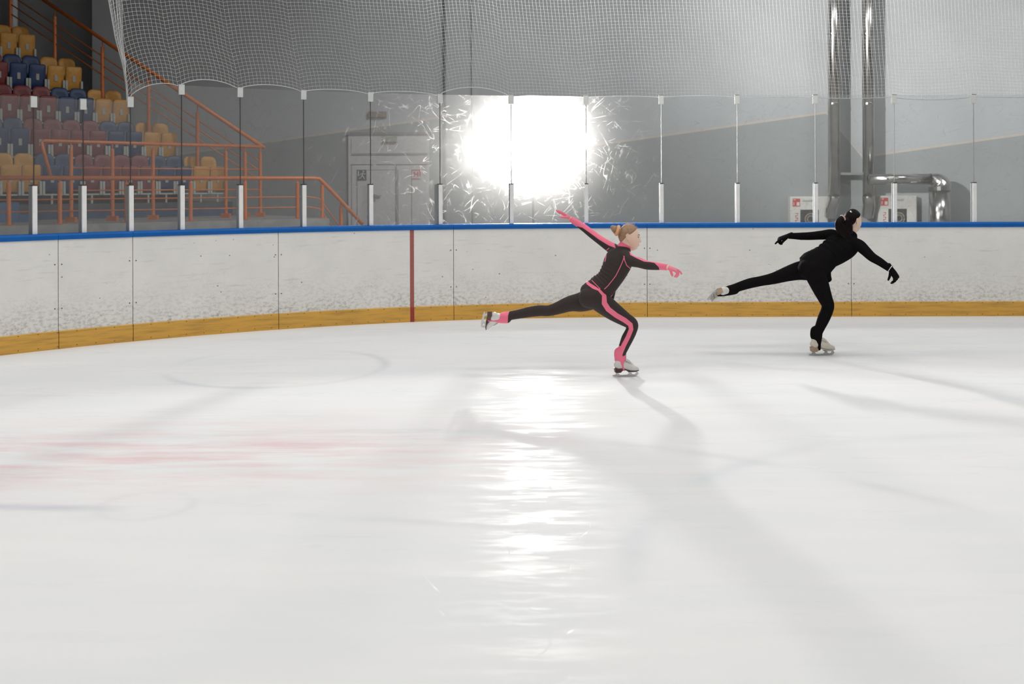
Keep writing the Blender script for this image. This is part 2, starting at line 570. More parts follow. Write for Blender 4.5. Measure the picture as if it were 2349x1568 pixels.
M['joint_pale'] = simple('pale_joint', (0.26, 0.26, 0.26), 0.6)
M['screw'] = simple('rusty_screw', (0.10, 0.075, 0.05), 0.6)
M['net'] = simple('net_cord', (0.62, 0.63, 0.62), 0.8, var=0.05)
M['orange'] = simple('orange_paint', (0.62, 0.165, 0.034), 0.42, var=0.10, scale=8.0)
M['seat_yellow'] = simple('yellow_plastic', (0.58, 0.27, 0.035), 0.45, var=0.08)
M['seat_blue'] = simple('blue_seat_plastic', (0.010, 0.034, 0.115), 0.45, var=0.08)
M['seat_red'] = simple('red_seat_plastic', (0.19, 0.022, 0.022), 0.45, var=0.08)
M['bracket'] = simple('pale_bracket', (0.46, 0.47, 0.43), 0.5)
M['tag'] = simple('pale_tag', (0.40, 0.38, 0.35), 0.5)
M['steel'] = simple('galvanised_duct', (0.50, 0.485, 0.465), 0.20, 1.0, var=0.16, scale=3.0, bump=0.18, bscale=6.0)
M['dull_steel'] = simple('dull_steel', (0.30, 0.30, 0.29), 0.5, 0.6)
M['door'] = simple('door_paint', (0.52, 0.49, 0.485), 0.6, var=0.05)
M['door_line'] = simple('door_gap', (0.20, 0.19, 0.185), 0.7)
M['cabinet'] = simple('cabinet_paint', (0.60, 0.58, 0.54), 0.5, var=0.04)
M['red_sign'] = simple('red_sign', (0.48, 0.06, 0.05), 0.5)
M['dark_glass'] = simple('cabinet_window', (0.045, 0.045, 0.042), 0.12, var=0.4, scale=7.0)
M['hose'] = simple('canvas_hose', (0.22, 0.185, 0.14), 0.8, var=0.3, scale=20.0)
M['print'] = simple('grey_print', (0.28, 0.27, 0.26), 0.6)
M['sign_dark'] = simple('dark_green_sign', (0.055, 0.065, 0.06), 0.5)
M['sign_light'] = simple('pale_sign', (0.55, 0.55, 0.53), 0.5)
M['exit_box'] = simple('exit_box', (0.22, 0.175, 0.14), 0.5)
M['exit_plate'] = simple('exit_plate', (0.30, 0.31, 0.25), 0.5)
M['black'] = simple('black_plastic', (0.02, 0.02, 0.02), 0.5)
M['flash'] = emit_mat('strobe_glass', (1.0, 0.965, 0.93), FLASH_L)

# ---------------------------------------------------------------- the board line in plan (straight end, rounded corner)
D0, XC, RAD = 13.1, 1.4, 9.0


def path(s):
    """s = metres along the boards (0 where the corner starts, negative round the corner) -> point, inward normal."""
    if s >= 0:
        return Vector((XC + s, D0, 0)), Vector((0, -1, 0))
    a = -s / RAD
    c = Vector((XC, D0 - RAD, 0))
    n = Vector((math.sin(a), -math.cos(a), 0))
    return c - n * RAD, n


def s_at(px):
    lo, hi = -11.0, 14.0
    u = (px - CX) / F_PX
    for _ in range(50):
        mid = (lo + hi) / 2
        p, _n = path(mid)
        if p.x / p.y < u: lo = mid
        else: hi = mid
    return (lo + hi) / 2


def sweep(mb, s0, s1, prof, step=0.12, want_uv=False):
    """Closed profile [(inward offset, z)] swept along the board line."""
    n = max(2, int(abs(s1 - s0) / step) + 1)
    ss = [s0 + (s1 - s0) * i / (n - 1) for i in range(n)]
    k = len(prof)
    vs, fs, uvs = [], [], []
    for s in ss:
        p, nn = path(s)
        for off, z in prof:
            vs.append(p + nn * off + Vector((0, 0, z)))
            uvs.append((s, z))
    for i in range(n - 1):
        for j in range(k):
            j2 = (j + 1) % k
            fs.append((i * k + j, i * k + j2, (i + 1) * k + j2, (i + 1) * k + j))
    fs.append(tuple(range(k)))
    fs.append(tuple(range((n - 1) * k, n * k)))
    if want_uv:
        mb.uv = (mb.uv or []) + uvs
    return mb.add(vs, fs)


def put_uv(o, uvs):
    me = o.data
    lay = me.uv_layers.new(name='UVMap')
    for l in me.loops:
        lay.data[l.index].uv = uvs[l.vertex_index]


# ---------------------------------------------------------------- the setting
EXT_L, EXT_R = -10.5, 9.5
# ice sheet: everything on the rink side of the board line
ice = MB()
_n = 90
_edge = [path(EXT_L + (EXT_R - EXT_L) * i / _n)[0] for i in range(_n + 1)]
_poly = [(-12, -12), (16, -12)] + [(16, D0)] + [(p.x, p.y) for p in reversed(_edge)] + [(-12, _edge[0].y)]
_m = len(_poly)
ice.add([(x, y, 0.0) for x, y in _poly] + [(x, y, -0.03) for x, y in _poly],
        [tuple(range(_m)), tuple(range(2 * _m - 1, _m - 1, -1))] + [(i, (i + 1) % _m, _m + (i + 1) % _m, _m + i) for i in range(_m)])
tag(ice.build('floor', M['ice']), kind='structure')
g = MB().box((-24, -14, -0.25), (20, 30, -0.032))
tag(g.build('floor_concrete', M['concrete']), kind='structure')
WY = 28.0
wc = at(212, 300, WY).x
w = MB().box((wc, WY, -0.03), (18, WY + 0.3, 10))
tag(w.build('wall_back', M['wall']), kind='structure')
w = MB().box((-24, 29.0, -0.03), (wc, 29.3, 10))
tag(w.build('wall_back_recess', M['dark_wall']), kind='structure')
w = MB().box((wc, WY + 0.3, -0.03), (wc + 0.3, 29.3, 10))
tag(w.build('wall_recess_side', M['dark_wall']), kind='structure')
w = MB().box((-24.3, -14, -0.03), (-24, 29.3, 10))
tag(w.build('wall_left', M['dark_wall']), kind='structure')
w = MB().box((18, -14, -0.03), (18.3, 28.3, 10))
tag(w.build('wall_right', M['grey_wall']), kind='structure')
w = MB().box((-24, -14.3, -0.03), (18, -14, 10))
tag(w.build('wall_front', M['grey_wall']), kind='structure')
w = MB().box((-24.3, -14.3, 10), (18.3, 29.3, 10.2))
tag(w.build('ceiling', M['ceiling']), kind='structure')
# wall joint and thin conduit left of the light
a_ = at(1020, 100, WY).x
w = MB().box((a_, WY - 0.14, -0.03), (a_ + 0.035, WY, 10))
tag(w.build('trim_1', M['grey_wall']), kind='structure')
a_ = at(1083, 100, WY).x
w = MB().tube([(a_, WY - 0.05, -0.03), (a_, WY - 0.05, 10)], 0.022, 8)
tag(w.build('trim_2', M['wall'], smooth=True), kind='structure')

# ---------------------------------------------------------------- dasher boards
seams = [133, 304, 638, 1040, 1484, 1952]
sb = [EXT_L] + [s_at(x) for x in seams] + [EXT_R]
RED_S = s_at(944.5)
board_labels = [
    'scuffed white rink board at the far left end, two rub marks on it',
    'narrow white rink board, second from the left, with curved brown rub marks',
    'white rink board third from the left, below the front of the seating stand',
    'white rink board crossed by the dark red upright goal line',
    'white rink board behind the rear leg of the skater in pink and black',
    'white rink board behind the outstretched rear leg of the skater all in black',
    'white rink board at the right end, behind the black gloved fist',
]
BH, CAPH, KH = 1.20, 0.062, 0.188
for i in range(7):
    s0, s1 = sb[i], sb[i + 1]
    p0, _ = path((s0 + s1) / 2)
    e = empty('rink_board', (p0.x, p0.y, 0), board_labels[i], 'rink board', 'boards round the rink')
    has_red = s0 < RED_S < s1
    gap = 0.0035
    mb = sweep(MB(), s0 + gap, s1 - gap, [(0.0, KH - 0.01), (0.0, BH - CAPH + 0.004), (-0.05, BH - CAPH + 0.004), (-0.05, KH - 0.01)], want_uv=True)
    uv = mb.uv
    o = part('panel', mb, board_mat('white_board', (0.90, 0.885, 0.85), RED_S if has_red else None), e)
    put_uv(o, uv)
    mb = sweep(MB(), s0 + gap, s1 - gap, [(0.012, 0.0), (0.012, KH - 0.006), (0.006, KH), (-0.05, KH), (-0.05, 0.0)], want_uv=True)
    uv = mb.uv
    o = part('kick_plate', mb, kick_mat('yellow_kick', RED_S if has_red else None), e, label='yellow kick plate')
    put_uv(o, uv)
    mb = sweep(MB(), s0 + 0.001, s1 - 0.001, [(0.012, BH - CAPH), (0.016, BH - 0.02), (0.004, BH), (-0.16, BH), (-0.16, BH - CAPH)])
    part('cap_rail', mb, M['blue_cap'], e, label='blue cap rail')
    mb = sweep(MB(), s0, s1, [(-0.052, 0.0), (-0.052, BH - CAPH), (-0.12, BH - CAPH), (-0.12, 0.0)])
    part('frame', mb, M['seam'], e)  # unseen backing, added to stop strobe light passing through the panel gaps
    # screws beside the seams
    for sx in (s0 + 0.035, s1 - 0.035):
        for zz in (0.42, 0.88):
            p, nn = path(sx)
            c = p + nn * 0.001 + Vector((0, 0, zz))
            part('screw', MB().tube([c - nn * 0.004, c + nn * 0.003], 0.0068, 8), M['screw'], e)

# ---------------------------------------------------------------- posts, panes and clips
post_px = [83, 196, 304, 421, 555, 700, 853, 1012, 1175, 1346, 1519, 1694, 1874, 2056, 2239]
s_post = [s_at(x) for x in post_px]
Z_LOW, Z_HIGH = 2.615, 2.83
PT = 1.70
ordn = ['first', 'second', 'third', 'fourth', 'fifth', 'sixth', 'seventh', 'eighth', 'ninth', 'tenth', 'eleventh', 'twelfth', 'thirteenth', 'fourteenth', 'fifteenth', 'sixteenth']
post_note = ['at the left before the blue step', 'in front of the orange posts', 'below the hanging corner of the net',
             'beside a bright orange rail post', 'right of a bright orange rail post', 'before the low stair rail',
             'in front of the left door leaf', 'right of the double doors', 'backlit just left of the glare',
             'at the right edge of the glare', 'right of the glare, above the pink pointing hand',
             'between the glare and the fire cabinets', 'in front of the left fire hose cabinet', 'in front of the right fire hose cabinet',
             'last on the right, beyond the bent duct']
for i, s in enumerate(s_post):
    p, n = path(s)
    t = Vector((-n.y, n.x, 0))
    e = empty('glass_post', (p.x, p.y, BH), '%s white post on the blue rail, %s' % (ordn[i], post_note[i]), 'post', 'half-height posts holding the glass')
    R = Matrix.Translation((p.x, p.y, 0)) @ Matrix(((t.x, n.x, 0, 0), (t.y, n.y, 0, 0), (0, 0, 1, 0), (0, 0, 0, 1)))
    hw = 0.024
    mb = MB().box((-hw, -0.058, BH), (hw, -0.032, PT), R)
    part('front_strip', mb, M['white_post'], e, bevel=0.003)
    dep = 0.15 if s < -1.5 else 0.105
    mb = MB().box((-hw * 1.05, -dep, BH), (hw * 1.05, -0.078, PT), R)
    part('channel', mb, M['grey_post'], e, bevel=0.003, label='grey rear channel')
    mb = MB().box((-hw * 1.02, -dep, PT), (hw * 1.02, -0.032, PT + 0.012), R)
    part('end_cap', mb, M['rubber'], e)
pane_note = ['at the far left before the blue and yellow seats', 'before the dark red seats at the left', 'last low one, left of the hanging net edge',
             'below the net corner with the yellow seats behind', 'with the lower end of the long stair rail behind',
             'with the dark wall left of the doors behind', 'with the orange stair rail end and door frame edge behind', 'in front of the double doors',
             'scratched and glaring, left of the bright lamp', 'with the bright lamp shining through it', 'scratched, just right of the glare',
             'with plain grey wall behind, above the left glove of the black skater', 'with the sloping paint stripe and left cabinet behind',
             'with both upright ducts behind', 'with the bent duct behind', 'last on the right over plain wall']
sp_all = [EXT_L + 0.3] + s_post + [EXT_R - 0.3]
for i in range(16):
    s0, s1 = sp_all[i] + 0.004, sp_all[i + 1] - 0.004
    zt = Z_LOW if i < 3 else Z_HIGH
    p0, _ = path((s0 + s1) / 2)
    e = empty('rink_glass', (p0.x, p0.y, BH), '%s pane, %s' % (ordn[i], pane_note[i]), 'rink glass', 'glass above the boards')
    mb = sweep(MB(), s0, s1, [(-0.062, BH), (-0.062, zt), (-0.074, zt), (-0.074, BH)], step=0.1)
    part('sheet', mb, M['glass'], e)
    if i > 0:
        p, n = path(sp_all[i])
        t = Vector((-n.y, n.x, 0))
        R = Matrix.Translation((p.x, p.y, 0)) @ Matrix(((t.x, n.x, 0, 0), (t.y, n.y, 0, 0), (0, 0, 1, 0), (0, 0, 0, 1)))
        zc = zt if i not in (3,) else Z_LOW + 0.05
        mb = MB().box((-0.032, -0.061, zc - 0.105), (0.032, -0.052, zc + 0.012), R)
        mb.box((-0.032, -0.084, zc - 0.105), (0.032, -0.0755, zc + 0.012), R)
        mb.box((-0.032, -0.084, zc + 0.003), (0.032, -0.052, zc + 0.012), R)
        part('clip', mb, M['clip'], e, bevel=0.002)
        jw = 0.0035 if i < 11 else 0.0018
        mb = MB().box((-jw, -0.076, PT + 0.013), (jw, -0.060, zc - 0.11), R)
        part('joint_strip', mb, M['rubber'] if i < 11 else M['joint_pale'], e)

# ---------------------------------------------------------------- netting above the glass
def build_net():
    e_loc = path(s_at(302))[0]
    e = empty('protective_net', (e_loc.x, e_loc.y, Z_HIGH), 'white square-mesh safety net hanging above the glass, its edge gathered at the left', 'net')
    cell = 0.046
    ztop = 4.75
    edge_px = [(238, -140), (261, 0), (276, 86), (292, 145), (300, 193), (302.5, 240)]
    edge = []
    for x, y in edge_px:
        s = s_at(x)
        p, n = path(s)
        edge.append((at(x, y, p.y).z, s))
    edge.sort()

    def s_left(z):
        if z <= edge[0][0]: return edge[0][1]
        for (z0, a), (z1, b) in zip(edge, edge[1:]):
            if z <= z1: return a + (b - a) * (z - z0) / (z1 - z0)
        return edge[-1][1]
    clips = [(s_at(303), Z_LOW + 0.02)] + [(s, Z_HIGH - 0.015) for s in s_post[3:]] + [(EXT_R - 0.3, Z_HIGH)]

    def z_bot(s):
        for k, ((a, za), (b, zb)) in enumerate(zip(clips, clips[1:])):
            if s <= b or k == len(clips) - 2:
                t = min(1, max(0, (s - a) / (b - a)))
                lift = (0.075, 0.10, 0.075, 0.05, 0.05, 0.12, 0.02, 0.02, 0.02, 0.0, -0.02, -0.04, -0.03, -0.02, 0.0)[min(k, 14)]
                return za + (zb - za) * t ** 0.6 + lift * (max(0.0, math.sin(math.pi * t)) ** 0.6)
        return Z_HIGH
    S0, S1 = s_at(302.5), EXT_R - 0.35
    nx = int((S1 - S0) / cell)
    nz_ = int((ztop - Z_LOW) / cell)
    V, Fc = [], []
    idx = {}

    def P(i, j):
        # i column 0..nx, j row 0..nz (0 = bottom)
        s_ref = S0 + (S1 - S0) * i / nx
        zb = z_bot(s_ref)
        z = zb + (ztop - zb) * j / nz_
        sl = s_left(z)
        s = sl + (s_ref - S0) * ((S1 - sl) / (S1 - S0)) if i > 0 else sl
        p, n = path(s)
        wob = 0.03 * math.sin(s * 2.3 + 0.5 * math.sin(z * 1.2)) + 0.006 * math.sin(s * 6.1 + z * 1.0)
        zz = z + 0.012 * math.sin(s * 3.1 + j * 0.05) * min(1, j / 3)
        return p + n * (-0.115 + wob * min(1.0, j / 8.0)) + Vector((0, 0, zz))
    pts = [[P(i, j) for j in range(nz_ + 1)] for i in range(nx + 1)]

    def strand(ps, r):
        n0 = len(V)
        for k, p in enumerate(ps):
            d = (ps[min(k + 1, len(ps) - 1)] - ps[max(k - 1, 0)]).normalized()
            nn = Vector((0, -1, 0))
            b = d.cross(nn).normalized()
            nn = b.cross(d)
            V.extend([tuple(p + nn * r), tuple(p - nn * r * 0.5 + b * r * 0.87), tuple(p - nn * r * 0.5 - b * r * 0.87)])
        for k in range(len(ps) - 1):
            a = n0 + 3 * k
            for q in range(3):
                q2 = (q + 1) % 3
                Fc.append((a + q, a + q2, a + 3 + q2, a + 3 + q))
    for i in range(nx + 1):
        strand(pts[i], 0.0014)
    for j in range(nz_ + 1):
        strand([pts[i][j] for i in range(nx + 1)], 0.0014)
    mb = MB()
    mb.v, mb.f = V, Fc
    part('mesh', mb, M['net'], e)
    # gathered folds at the free edge, hem rope, scalloped lower rope
    V2, F2 = [], []
    V, Fc = V2, F2

    def strand2(ps, r):
        n0 = len(V2)
        for k, p in enumerate(ps):
            for q in range(4):
                th = q * math.pi / 2
                V2.append((p.x + r * math.cos(th), p.y, p.z + r * math.sin(th)) if False else tuple(p + Vector((r * math.cos(th), r * math.sin(th), 0))))
        for k in range(len(ps) - 1):
            a = n0 + 4 * k
            for q in range(4):
                q2 = (q + 1) % 4
                F2.append((a + q, a + q2, a + 4 + q2, a + 4 + q))
    for c in range(13):
        ps = []
        for j in range(nz_ + 1):
            f = max(0.0, (j / nz_ - 0.12)) * 0.34 * (c / 12.0)
            p0 = pts[0][j]
            z = p0.z
            s = s_left(z) + f
            q, n = path(s)
            ps.append(Vector((q.x, q.y, z)) + n * (-0.13 + 0.03 * math.sin(c * 2.3)))
        strand2(ps, 0.0022)
    for j in range(2, nz_ + 1, 1):
        f = max(0.0, (j / nz_ - 0.12)) * 0.34
        s = s_left(pts[0][j].z)
        ps = []
        for c in range(13):
            q, n = path(s + f * c / 12.0)
            ps.append(Vector((q.x, q.y, pts[0][j].z - 0.02 - 0.02 * math.sin(c))) + n * (-0.13 + 0.03 * math.sin(c * 2.3)))
        strand2(ps, 0.0018)
    mb = MB()
    mb.v, mb.f = V2, F2
    part('gathered_fold', mb, M['net'], e)
    part('edge_rope', MB().tube(pts[0], 0.0065, 6), M['net'], e, smooth=True)
    part('hem_rope', MB().tube([pts[i][0] for i in range(0, nx + 1)], 0.0042, 6), M['net'], e, smooth=True)


build_net()

# ---------------------------------------------------------------- seating stand
TH = math.radians(42)
RV = Vector((math.cos(TH), math.sin(TH), 0))       # along a row, to the right
DV = Vector((-math.sin(TH), math.cos(TH), 0))      # up the stand
P0 = at(519, 440, 25.0)
P0.z = 0
EV = Vector((-1.235, 0.17, 0.83))
PITCH = 0.428
ZS = 1.30                                           # floor under the front row
# stepped terraces
for k in range(7):
    zt = ZS + EV.z * k
    o0 = P0 + Vector((EV.x, EV.y, 0)) * k
    L = 12.0 if k < 6 else 6.0
    a = o0 + RV * 0.12 - DV * 0.10
    c = o0 - RV * L - DV * 0.10
    poly = [a, a + DV * 1.6, c + DV * 1.6, c]
    mb = MB().add([(q.x, q.y, zt) for q in poly] + [(q.x, q.y, -0.03) for q in poly],
                  [(0, 1, 2, 3), (7, 6, 5, 4), (0, 4, 5, 1), (1, 5, 6, 2), (2, 6, 7, 3), (3, 7, 4, 0)])
    tag(mb.build('floor_terrace', M['dark_concrete']), kind='structure')


def rounded_panel(w, h, r, th, bow=0.03, n=6, top_only=True):
    """Upright plastic panel: x across, y thickness, z up; upper corners rounded, face slightly dished."""
    pts = []
    for k in range(n + 1):
        a = math.pi / 2 * k / n
        pts.append((w / 2 - r + r * math.cos(a), h - r + r * math.sin(a)))
    for k in range(n + 1):
        a = math.pi / 2 + math.pi / 2 * k / n
        pts.append((-w / 2 + r + r * math.cos(a), h - r + r * math.sin(a)))
    r2 = 0.03
    for k in range(4):
        a = math.pi + math.pi / 2 * k / 3
        pts.append((-w / 2 + r2 + r2 * math.cos(a), r2 + r2 * math.sin(a)))
    for k in range(4):
        a = 1.5 * math.pi + math.pi / 2 * k / 3
        pts.append((w / 2 - r2 + r2 * math.cos(a), r2 + r2 * math.sin(a)))
    m_ = len(pts)
    vs, fs = [], []
    rings = [(1.0, 0.0), (0.93, -0.012), (0.6, -0.012 + bow * 0.6), (0.25, -0.012 + bow)]
    cz = h / 2
    for sc, dy in rings:
        for x, z in pts:
            vs.append((x * sc, dy, cz + (z - cz) * sc))
    for q in range(len(rings) - 1):
        for i in range(m_):
            j = (i + 1) % m_
            fs.append((q * m_ + i, q * m_ + j, (q + 1) * m_ + j, (q + 1) * m_ + i))
    fs.append(tuple((len(rings) - 1) * m_ + i for i in range(m_)))
    b0 = len(vs)
    for x, z in pts:
        vs.append((x * 0.97, th, cz + (z - cz) * 0.97))
    for i in range(m_):
        j = (i + 1) % m_
        fs.append((j, i, b0 + i, b0 + j))
    fs.append(tuple(b0 + i for i in range(m_ - 1, -1, -1)))
    return vs, fs


def make_seat():
    root = bpy.data.objects.new('tip_up_seat', None)
    COL.objects.link(root)
    root.empty_display_size = 0.2
    vs, fs = rounded_panel(0.41, 0.62, 0.13, 0.03)
    Mx = Matrix.Translation((0, 0.46, 0.50)) @ Matrix.Rotation(math.radians(-8), 4, 'X')
    back = MB().add([Mx @ Vector(v) for v in vs], fs).build('backrest', None, root, smooth=True)
    vs, fs = rounded_panel(0.385, 0.60, 0.055, 0.05, bow=-0.018)
    Mx = Matrix.Translation((0, 0.06, 0.26)) @ Matrix.Rotation(math.radians(6), 4, 'X')
    pan = MB().add([Mx @ Vector(v) for v in vs], fs).build('seat', None, root, smooth=True)
    tg = MB().box((-0.034, -0.012, 0.47), (0.034, 0.036, 0.62)).build('number_tag', M['tag'], pan)
    for sx in (-1, 1):
        b = MB()
        b.box((sx * 0.183 - 0.024, -0.03, 0.20), (sx * 0.183 + 0.024, 0.06, 0.50))
        b.box((sx * 0.190 - 0.010, 0.02, 0.20), (sx * 0.190 + 0.010, 0.50, 0.25))
        b.box((sx * 0.190 - 0.010, 0.46, 0.20), (sx * 0.190 + 0.010, 0.50, 0.75))
        b.build('bracket', M['bracket'], root)
    b = MB().box((-0.21, 0.0, 0.19), (0.21, 0.04, 0.225))
    b.box((-0.02, 0.02, 0.0), (0.02, 0.06, 0.20))
    b.build('mounting_bar', M['bracket'], root)
    return root, back, pan, tg


def set_mat(o, m):
    o.material_slots[0].link = 'OBJECT'
    o.material_slots[0].material = m


seat0, _b, _p, _t = make_seat()
for o_ in (_b, _p):
    o_.data.materials.append(None)
pat = {'Y': 'yellow', 'B': 'blue', 'R': 'dark red'}
mats = {'Y': M['seat_yellow'], 'B': M['seat_blue'], 'R': M['seat_red']}
rows = ['YYBBRRRRBBYYR', 'YYBBRRRRBBY', 'YYBBRRRRBB', 'YYBBRRRR', 'YYBBRR']
row_name = ['front row', 'second row', 'third row', 'fourth row', 'top row']
first = True
for k, seq in enumerate(rows):
    for i, c in enumerate(seq):
        base = P0 + EV * k - RV * ((i + 0.5) * PITCH)
        if first:
            r, ch = seat0, list(seat0.children)
            first = False
        else:
            r = seat0.copy()
            COL.objects.link(r)
            ch = []
            for o_ in seat0.children:
                d = o_.copy()
                COL.objects.link(d)
                d.parent = r
                ch.append(d)
                for g_ in o_.children:
                    d2 = g_.copy()
                    COL.objects.link(d2)
                    d2.parent = d
        r.location = (base.x, base.y, ZS + EV.z * k)
        r.rotation_euler = (0, 0, TH)
        for d in ch:
            if d.name.startswith(('backrest', 'seat')):
                set_mat(d, mats[c])
        where = 'at the right end' if i == 0 else '%s from the right end' % ordn[i]
        tag(r, '%s tip-up seat %s of the %s' % (pat[c], where, row_name[k]), 'seat', 'tip-up seats in the stand')

# walkway in front of the seats, its pale edge, blue steps
def plan_prism(poly, z0, z1):
    n = len(poly)
    return MB().add([(q[0], q[1], z1) for q in poly] + [(q[0], q[1], z0) for q in poly],
                    [tuple(range(n)), tuple(range(2 * n - 1, n - 1, -1))] + [(i, n + i, n + (i + 1) % n, (i + 1) % n) for i in range(n)])


ZP = 0.97
NA, NB = at(137, 513, 19.5), at(682, 500, 22.3)      # foot line of the low rail
nd = Vector((NB.x - NA.x, NB.y - NA.y, 0)).normalized()
npd = Vector((nd.y, -nd.x, 0))                       # towards the rink
wa = NA - nd * 6.0
wb = NB + nd * 0.62
deck = plan_prism([wa + npd * 0.30, wb + npd * 0.30, wb - npd * 3.0, wa - npd * 6.0], -0.03, ZP)
tag(deck.build('floor_walkway', M['concrete']), kind='structure')
for j in range(4):
    q0 = wb + nd * (0.30 * j)
    q1 = wb + nd * (0.30 * (j + 1))
    st = plan_prism([q0 + npd * 0.3, q1 + npd * 0.3, q1 - npd * 1.0, q0 - npd * 1.0], -0.03, ZP - 0.2 * (j + 1))
    tag(st.build('floor_step', M['concrete']), kind='structure')
bl = at(-60, 500, 20.4)
br_ = at(45, 500, 20.9)
A = at(-120, 465, 20.0)
B = at(44, 465, 20.6)
d_ = Vector((B.x - A.x, B.y - A.y, 0)).normalized()
nn = Vector((-d_.y, d_.x, 0))
C_ = B + d_ * 0.24
for (q0, q1, z1, lab) in ((A, B, B.z, 'taller blue painted step block at the far left of the stand'),
                          (B + d_ * 0.004, C_, at(60, 492, B.y).z, 'small low blue painted step right of the tall blue block')):
    mb = plan_prism([q0, q1, q1 + nn * 0.9, q0 + nn * 0.9], ZP, z1)
    o = mb.build('step_block', simple('blue_block', (0.06, 0.15, 0.29), 0.6, var=0.1, scale=5.0))
    tag(o, lab, 'step')
# dark blue riser below the front row
ra, rb = P0 + RV * 0.1 - DV * 0.14, P0 - RV * 4.6 - DV * 0.14
mb = plan_prism([ra, ra + DV * 0.035, rb + DV * 0.035, rb], ZP, ZP + 0.22)
tag(mb.build('trim_riser', M['blue_step']), kind='structure')


# ---------------------------------------------------------------- railings
def lerp(a, b, t):
    return a + (b - a) * t


def line_at(A, B, px):
    """Plan point on the line A-B seen at photograph column px."""
    u = (px - CX) / F_PX
    d = B - A
    t = (u * A.y - A.x) / (d.x - u * d.y)
    return A + d * t


# low rail along the walkway
zl = at(137, 408, 19.5).z
e = empty('walkway_railing', (NA.x, NA.y, ZP), 'low orange railing along the walkway edge, turning down the short steps at the right', 'railing')
Lft = line_at(NA, NB, -60)
Rgt = line_at(NA, NB, 733)
top = [Vector((Lft.x, Lft.y, zl)), Vector((Rgt.x, Rgt.y, zl)) - nd * 0.14, Vector((Rgt.x, Rgt.y, zl - 0.015))]
D_end = Rgt.y + 0.4
low_end = at(832, 514, D_end)
top += [lerp(Vector((Rgt.x, Rgt.y, zl)), low_end, 0.12), low_end]
part('handrail', MB().tube(top, 0.042, 12), M['orange'], e, smooth=True)
for ypx in (457, 484):
    z = at(137, ypx, 19.5).z
    q = [Vector((Lft.x, Lft.y, z)), Vector((Rgt.x, Rgt.y, z)) - nd * 0.25, Vector((Rgt.x, Rgt.y, z - 0.04)), low_end - Vector((0.25, 0.05, zl - z))]
    part('lower_rail', MB().tube(q, 0.014, 8), M['orange'], e, smooth=True)
for px in (20, 137, 290, 437, 562, 682, 739):
    f = line_at(NA, NB, px)
    zt = zl if px < 735 else zl - 0.05
    mb = MB().tube([(f.x, f.y, ZP), (f.x, f.y, zt - 0.10), (f.x, f.y, zt - 0.08), (f.x, f.y, zt - 0.02)], [0.040, 0.040, 0.014, 0.014], 12)
    o = part('post', mb, M['orange'], e, smooth=False)
    fl = MB().box((f.x - 0.09, f.y - 0.09, ZP), (f.x + 0.09, f.y + 0.09, ZP + 0.012))
    fo = part('foot_plate', fl, M['orange'], e)
f = at(782, 465, D_end - 0.12)
mb = MB().tube([(f.x, f.y, ZP - 0.42), (f.x, f.y, f.z - 0.10), (f.x, f.y, f.z - 0.08), (f.x, f.y, f.z + 0.06)], [0.040, 0.040, 0.014, 0.014], 12)
part('post', mb, M['orange'], e)

# tall guard rail in front of the seats
TA, TB = at(163, 511, 20.6), at(603, 500, 23.7)
zt_ = at(300, 328.5, 21.5).z
e = empty('guard_railing', (TA.x, TA.y, ZP), 'tall orange guard railing in front of the lower seats with sloping left end', 'railing')
l0, r0 = line_at(TA, TB, 95), line_at(TA, TB, 603)
slope_foot = line_at(TA, TB, 116)
part('handrail', MB().tube([Vector((slope_foot.x, slope_foot.y, at(116, 405, slope_foot.y).z)), Vector((l0.x, l0.y, zt_ - 0.03)), Vector((l0.x, l0.y, zt_)) + (r0 - l0).normalized() * 0.05, Vector((r0.x, r0.y, zt_))], 0.036, 12), M['orange'], e, smooth=True)
for ypx in (386, 436):
    z = at(300, ypx, 21.5).z
    a, b = line_at(TA, TB, 163), line_at(TA, TB, 597)
    part('lower_rail', MB().tube([(a.x, a.y, z), (b.x, b.y, z)], 0.014, 8), M['orange'], e, smooth=True)
for px in (163, 258, 351, 518, 562, 597):
    f = line_at(TA, TB, px)
    mb = MB().tube([(f.x, f.y, ZP), (f.x, f.y, zt_ - 0.14), (f.x, f.y, zt_ - 0.12), (f.x, f.y, zt_ - 0.01)], [0.038, 0.038, 0.014, 0.014], 12)
    part('post', mb, M['orange'], e)
    part('foot_plate', MB().box((f.x - 0.10, f.y - 0.07, ZP), (f.x + 0.10, f.y + 0.07, ZP + 0.10)), M['orange'], e)

# long rail up the stair at the stand's right edge
e = empty('stair_railing', tuple(at(605, 338, 24.6)), 'long orange stair railing with three thin rails climbing beside the seats', 'railing')
UA, UB = at(606, 339, 24.4), at(60, -27, 25.9)
part('handrail', MB().tube([UA, UB], 0.048, 12), M['orange'], e, smooth=True)
for dpx in (38, 59, 81):
    part('lower_rail', MB().tube([at(597, 333 + dpx, 24.5), at(20, 333 - 577 * 0.668 + dpx, 26.0)], 0.016, 8), M['orange'], e, smooth=True)
for (px, y0, y1) in ((24, -40, 90), (126, 38, 150), (235, 108, 225), (341, 183, 300), (453, 257, 380)):
    D = 24.4 + 1.5 * (606 - px) / 546.0
    t_, b_ = at(px, y0, D), at(px, y1, D)
    pin = at(px, 339 - (606 - px) * 0.668, D)
    mb = MB().tube([b_, t_, t_ + Vector((0, 0, 0.01)), pin], [0.042, 0.042, 0.013, 0.013], 12)
    part('post', mb, M['orange'], e)
# pale upright pipe and dark column at the upper left
pp = at(32, 60, 28.7)
o = MB().tube([(pp.x, pp.y, -0.03), (pp.x, pp.y, 9.9)], 0.10, 14).build('upright_pipe', M['white_post'], smooth=True)
tag(o, 'pale upright pipe behind the top seats at the upper left corner', 'pipe')

# ---------------------------------------------------------------- wall objects: doors, signs, boxes
DD = WY


